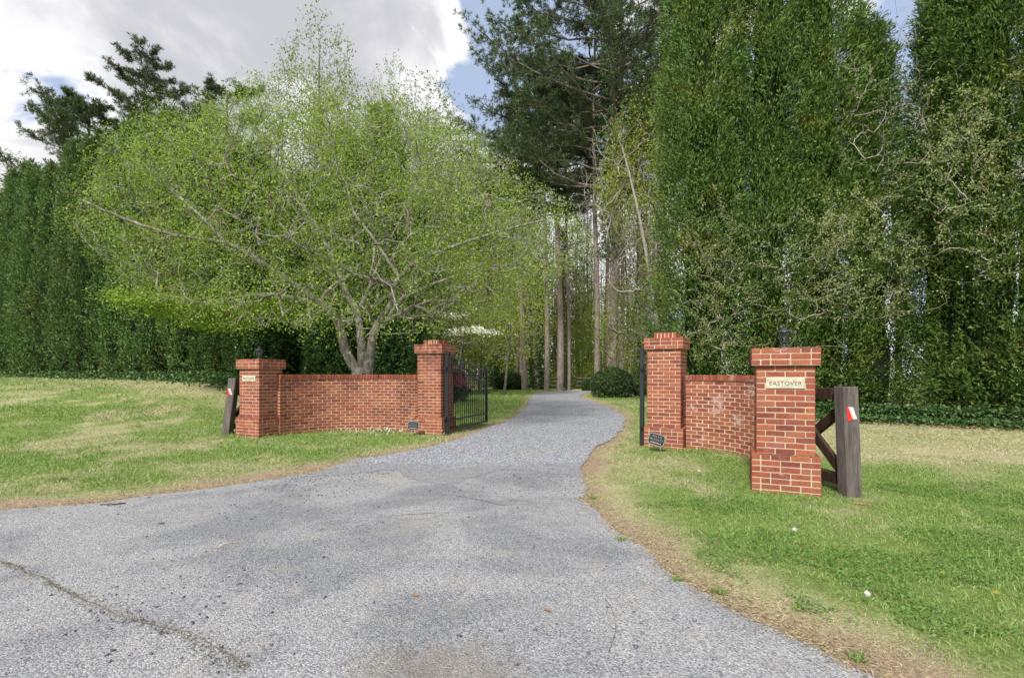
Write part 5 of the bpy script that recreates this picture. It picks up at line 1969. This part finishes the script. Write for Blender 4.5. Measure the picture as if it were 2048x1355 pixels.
def vine(label, boxpx, y0, y1, n1, n2, seed, per=5):
    rng = np.random.default_rng(seed)
    x0, ya, x1, yb = boxpx
    base = P((x0 + x1) / 2, 790, y1 + 1.4)
    base[2] = 0
    at_ = []
    for i in range(n1):
        at_.append(P(rng.uniform(x0, x1), rng.uniform(ya, yb), rng.uniform(y0, y1)) - base)
    N = np.array([[0, 0, 0], [0.05, 0, 0.5], [0.0, -0.05, 1.0]])
    N, par, e1, l1 = grow(N, np.array([-1, 0, 1]), np.array(at_), rng, 0.6, 7, 0.10, 0.2, 0.06)
    at2 = N[rng.integers(3, len(N), n2)] + rng.normal(0, 0.45, (n2, 3)) * np.array([1, 0.5, 0.9]) - np.array([0, 0.12, 0])
    N, par, e2, l2 = grow(N, par, at2, rng, 0.5, 4, -0.05, 0.1, 0.06)
    rad = radii(N, par, 0.0042, 0.30, 0.022)
    V, Fq = cat_vf([join_tubes(limb_paths(N, par, rad, l1 + [[0, 1, 2]], []), 4), join_tubes(limb_paths(N, par, rad, l2, []), 3)])
    r = thing('climbing_vine', label, 'vine', tuple(base), 0, 'vines on the right hedge')
    obj('stems', npmesh('stems', V, Fq, True, M['bark_pale']), None, r)
    if per:
        pts = np.concatenate([N[e2], N[par[e2]], N[par[par[e2]]]])
        V, Fq = leaves_at(pts, np.tile([0, -0.4, 0.1], (len(pts), 1)), per, 0.06, 0.060, 0.045, rng, 0.1)
        obj('leaves', npmesh('leaves', V, Fq, mat=M['vine_leaf']), None, r)


vine('pale leafed vine draped over the hedge above the right wall', (1360, 420, 1520, 700), 15.0, 15.6, 60, 330, 83)
vine('bare twiggy vine hanging in the hedge behind the lantern', (1500, 430, 1700, 640), 14.3, 14.9, 60, 330, 84, 2)
vine('pale leafed vine in the middle of the right hedge', (1640, 380, 1830, 600), 13.6, 14.2, 44, 230, 85)
vine('pale leafed vine climbing the right end of the hedge', (1850, 160, 2048, 560), 12.5, 13.2, 60, 330, 86)
vine('thin bare vine arching over the top of the right hedge', (1690, 90, 1900, 330), 13.8, 14.6, 30, 160, 87, 1)

# ------------------------------------------------------------------ ivy along the foot of the hedges
rng = np.random.default_rng(91)
n = 15000
u = rng.random(n)
p = (np.array([-28, 26.3]) + (np.array([-8.0, 16.5]) - np.array([-28, 26.3])) * u[:, None]) + rng.normal(0, 1, (n, 2)) * np.array([0.25, 0.42]) + np.array([0.35, -1.0])
z = ground_z(p[:, 0], p[:, 1]) + rng.random(n) ** 2 * 0.28
V, Fq = leaf_quads(np.column_stack([p, z]), rng.normal(0, 1, (n, 3)), 0.10, 0.08, rng)
tag(obj('ivy_ground_cover', npmesh('ivy_ground_cover', V, Fq, mat=M['ivy'])), 'low ivy along the foot of the left hedge', 'ground cover', kind='stuff')
n = 26000
u = rng.random(n)
q0, q1 = np.array([6.2, 16.6]), np.array([13.6, 12.0])
p = q0 + (q1 - q0) * u[:, None] + np.column_stack([np.zeros(n), rng.normal(-0.3, 0.30, n)])
z = ground_z(p[:, 0], p[:, 1]) + rng.random(n) ** 1.6 * 0.5 * np.clip(1 - (p[:, 1] - (q0 + (q1 - q0) * u[:, None])[:, 1] < -0.4) * .6, 0, 1)
V, Fq = leaf_quads(np.column_stack([p, z]), rng.normal(0, 1, (n, 3)) + np.array([0, -.4, .3]), 0.085, 0.07, rng)
tag(obj('ivy_ground_cover', npmesh('ivy_ground_cover', V, Fq, mat=M['ivy'])), 'low ivy along the foot of the right hedge', 'ground cover', kind='stuff')
n = 1500
u = rng.random(n)
p = q0 + (q1 - q0) * u[:, None] + np.column_stack([np.zeros(n), rng.normal(-0.85, 0.22, n)])
z = ground_z(p[:, 0], p[:, 1]) + 0.02 + rng.random(n) * 0.03
V, Fq = leaf_quads(np.column_stack([p, z]), rng.normal(0, 1, (n, 3)) * np.array([1, 1, .3]), 0.08, 0.055, rng)
tag(obj('leaf_litter', npmesh('leaf_litter', V, Fq, mat=M['dead_leaf'])), 'brown leaf litter at the edge of the right hedge', 'leaves', kind='stuff')

# ------------------------------------------------------------------ rail fence behind the bend
r = thing('rail_fence', 'weathered split rail fence at the edge of the woods behind the bend', 'fence', (0, 42.3, 0), 0)
fx = np.arange(-5.0, 13.6, 2.4)
for i, x in enumerate(fx):
    MB().box((x, 0, 0.55), (0.13, 0.11, 1.2), None, 0.012).build('post', M['rail_wood'], r)
    if i < len(fx) - 1:
        for z in (0.35, 0.68, 0.98):
            j = float(rng.normal(0, .035))
            MB().beam((x, 0.02, z + j), (fx[i + 1], 0.02, z - j), 0.07, 0.10, (0, 0, 1), 0.012).build('rail', M['rail_wood'], r)

# ------------------------------------------------------------------ small things on the lawn and road
def dandelion(px, py, puff, lab=None):
    q = G(px, py)
    z = float(ground_z(*q)[0])
    if puff:
        r = thing('dandelion_seed_head', {0: '', 1: 'white dandelion seed head in the grass in front of the right wall', 2: 'large white dandelion seed head in the lower right lawn', 3: 'white dandelion seed head in the clover right of the drive'}[puff], 'dandelion', (q[0], q[1], z))
        r.scale = (0.7, 0.7, 0.7)
        h_ = 0.10
    else:
        r = thing('dandelion_flower', lab, 'dandelion', (q[0], q[1], z), 0, 'yellow dandelions')
        r.scale = (0.6, 0.6, 0.6)
        h_ = 0.06
    MB().tube([(0, 0, -0.01), (0.004, 0, h_ * .6), (0, 0, h_)], 0.0022, 5).build('stalk', M['clover'], r)
    if puff:
        n = 90
        d = rand_unit(rng, n)
        V, Fq = leaf_quads(d * 0.004, d, 0.024, 0.006, rng)
        o = obj('seed_head', npmesh('seed_head', V, Fq, mat=M['puff']), None, r, (0, 0, h_ + .012))
        MB().lathe([(0.004, -0.012), (0.013, -0.006), (0.016, 0.002), (0.012, 0.011), (0.003, 0.015)], 9).build('seed_core', M['puff'], r, (0, 0, h_ + .012))
    else:
        n = 46
        a_ = rng.uniform(0, 6.28, n)
        d = unit(np.column_stack([np.cos(a_), np.sin(a_), rng.uniform(0.1, 1.2, n)]))
        V, Fq = leaf_quads(d * 0.002, d, 0.020, 0.007, rng)
        obj('petals', npmesh('petals', V, Fq, mat=M['dandelion']), None, r, (0, 0, h_))


for px, py, k in ((1398, 957, 1), (1735, 1222, 2), (1589, 1082, 3)):
    dandelion(px, py, k)
for px, py, lb in ((450, 922, 'yellow dandelion in the lawn left of the far left pier'), (415, 952, 'yellow dandelion by the left verge of the asphalt'), (70, 962, 'yellow dandelion near the left edge of the picture'),
                   (640, 880, 'yellow dandelion in front of the left wall'), (690, 893, 'yellow dandelion between the left wall and the gravel'), (1208, 1003, 'yellow dandelion where the gravel meets the right lawn'),
                   (1885, 1165, 'yellow dandelion in the lower right lawn, above the white seed head'), (1990, 1208, 'yellow dandelion at the right edge of the picture'), (585, 911, 'yellow dandelion below the far left pier'), (1620, 1008, 'yellow dandelion at the foot of the right pier')):
    dandelion(px, py, 0, lb)
# white clover bloom by the left wall
bl = []
for i in range(46):
    q = np.array([rng.normal(-2.9, 0.5), rng.normal(11.0, 0.28)])
    if not in_poly(q[None], PAVE)[0]:
        bl.append((q[0], q[1], float(ground_z(*q)[0]) + rng.uniform(0.07, 0.16)))
bl = np.array(bl)
V, Fq = leaf_quads(np.repeat(bl, 10, 0), rand_unit(rng, len(bl) * 10), 0.024, 0.014, rng)
tag(obj('white_flowers', npmesh('white_flowers', V, Fq, mat=M['puff'])), 'tiny white flowers along the foot of the left wall', 'flowers', kind='stuff')

# weeds on the verge
def weed(px, py, s, label):
    q = G(px, py)
    n = 70
    a_ = rng.uniform(0, 6.28, n)
    d = unit(np.column_stack([np.cos(a_), np.sin(a_), rng.uniform(0.15, 1.6, n)]))
    V, Fq = leaf_quads(d * 0.01 + rng.normal(0, s * .45, (n, 3)) * np.array([1, 1, 0]), d, s * rng.uniform(0.3, 0.8, n), s * 0.14, rng)
    r = thing('weed_tuft', label, 'weed', (q[0], q[1], max(0.012, float(ground_z(*q)[0]))), 0, 'weeds on the verge')
    obj('leaves', npmesh('leaves', V, Fq, mat=M['weed']), None, r)
    MB().lathe([(0.012, -0.02), (0.016, 0.004), (0.006, 0.02)], 7).build('crown', M['clover'], r)


for px, py, s, lb in ((1355, 1163, 0.045, 'small weed tuft on the bare verge right of the apron'), (1440, 1190, 0.055, 'weed tuft on the verge just below the clover'), (1185, 998, 0.05, 'weed tuft where the gravel meets the right lawn'),
                      (1240, 1082, 0.05, 'weed tuft half way along the right verge'), (1715, 1322, 0.05, 'weed tuft low on the right verge near the picture edge'), (1600, 1222, 0.05, 'flat weed at the lower right lawn edge'), (120, 968, 0.10, 'dark grassy clump on the left verge'),
                      (180, 966, 0.10, 'second dark grassy clump on the left verge'), (270, 966, 0.06, 'small dark weed on the left verge'), (1690, 985, 0.09, 'weeds at the foot of the right timber post'), (1660, 985, 0.08, 'weeds under the crossed braces at the right pier')):
    weed(px, py, s, lb)

# fallen leaves
for px, py, lb in ((322, 1049, 'curled brown leaf lying on the left asphalt'), (1095, 1225, 'brown leaf lying on the asphalt near the bottom centre'), (1855, 988, 'brown leaf lying in the lawn right of the timber post'), (830, 1195, 'small brown leaf on the middle of the asphalt')):
    q = G(px, py)
    z = float(ground_z(*q)[0]) + 0.03 if not in_poly(q[None], PAVE)[0] else 0.013
    mb = MB()
    V = [(-0.03, 0, 0.004), (-0.012, 0.014, 0.012), (0.012, 0.012, 0.010), (0.032, 0, 0.002), (0.010, -0.014, 0.013), (-0.014, -0.013, 0.010), (0, 0, 0.0)]
    mb.add(V, [(6, 0, 1), (6, 1, 2), (6, 2, 3), (6, 3, 4), (6, 4, 5), (6, 5, 0)])
    o = mb.build('fallen_leaf', M['dead_leaf'], None, (q[0], q[1], z), (0, 0, float(rng.uniform(0, 6))))
    tag(o, lb, 'leaf', 'fallen leaves')
q = G(225, 1012)
tw = MB().tube([(-0.13, 0, 0.008), (-0.05, 0.03, 0.010), (0.04, 0.02, 0.009), (0.10, 0.05, 0.012), (0.05, 0.06, 0.010), (-0.03, -0.04, 0.009)], 0.005, 6).build('twig', M['bark_dark'], None, (q[0], q[1], 0.012))
tag(tw, 'dark looped twig lying near the left edge of the asphalt', 'twig')
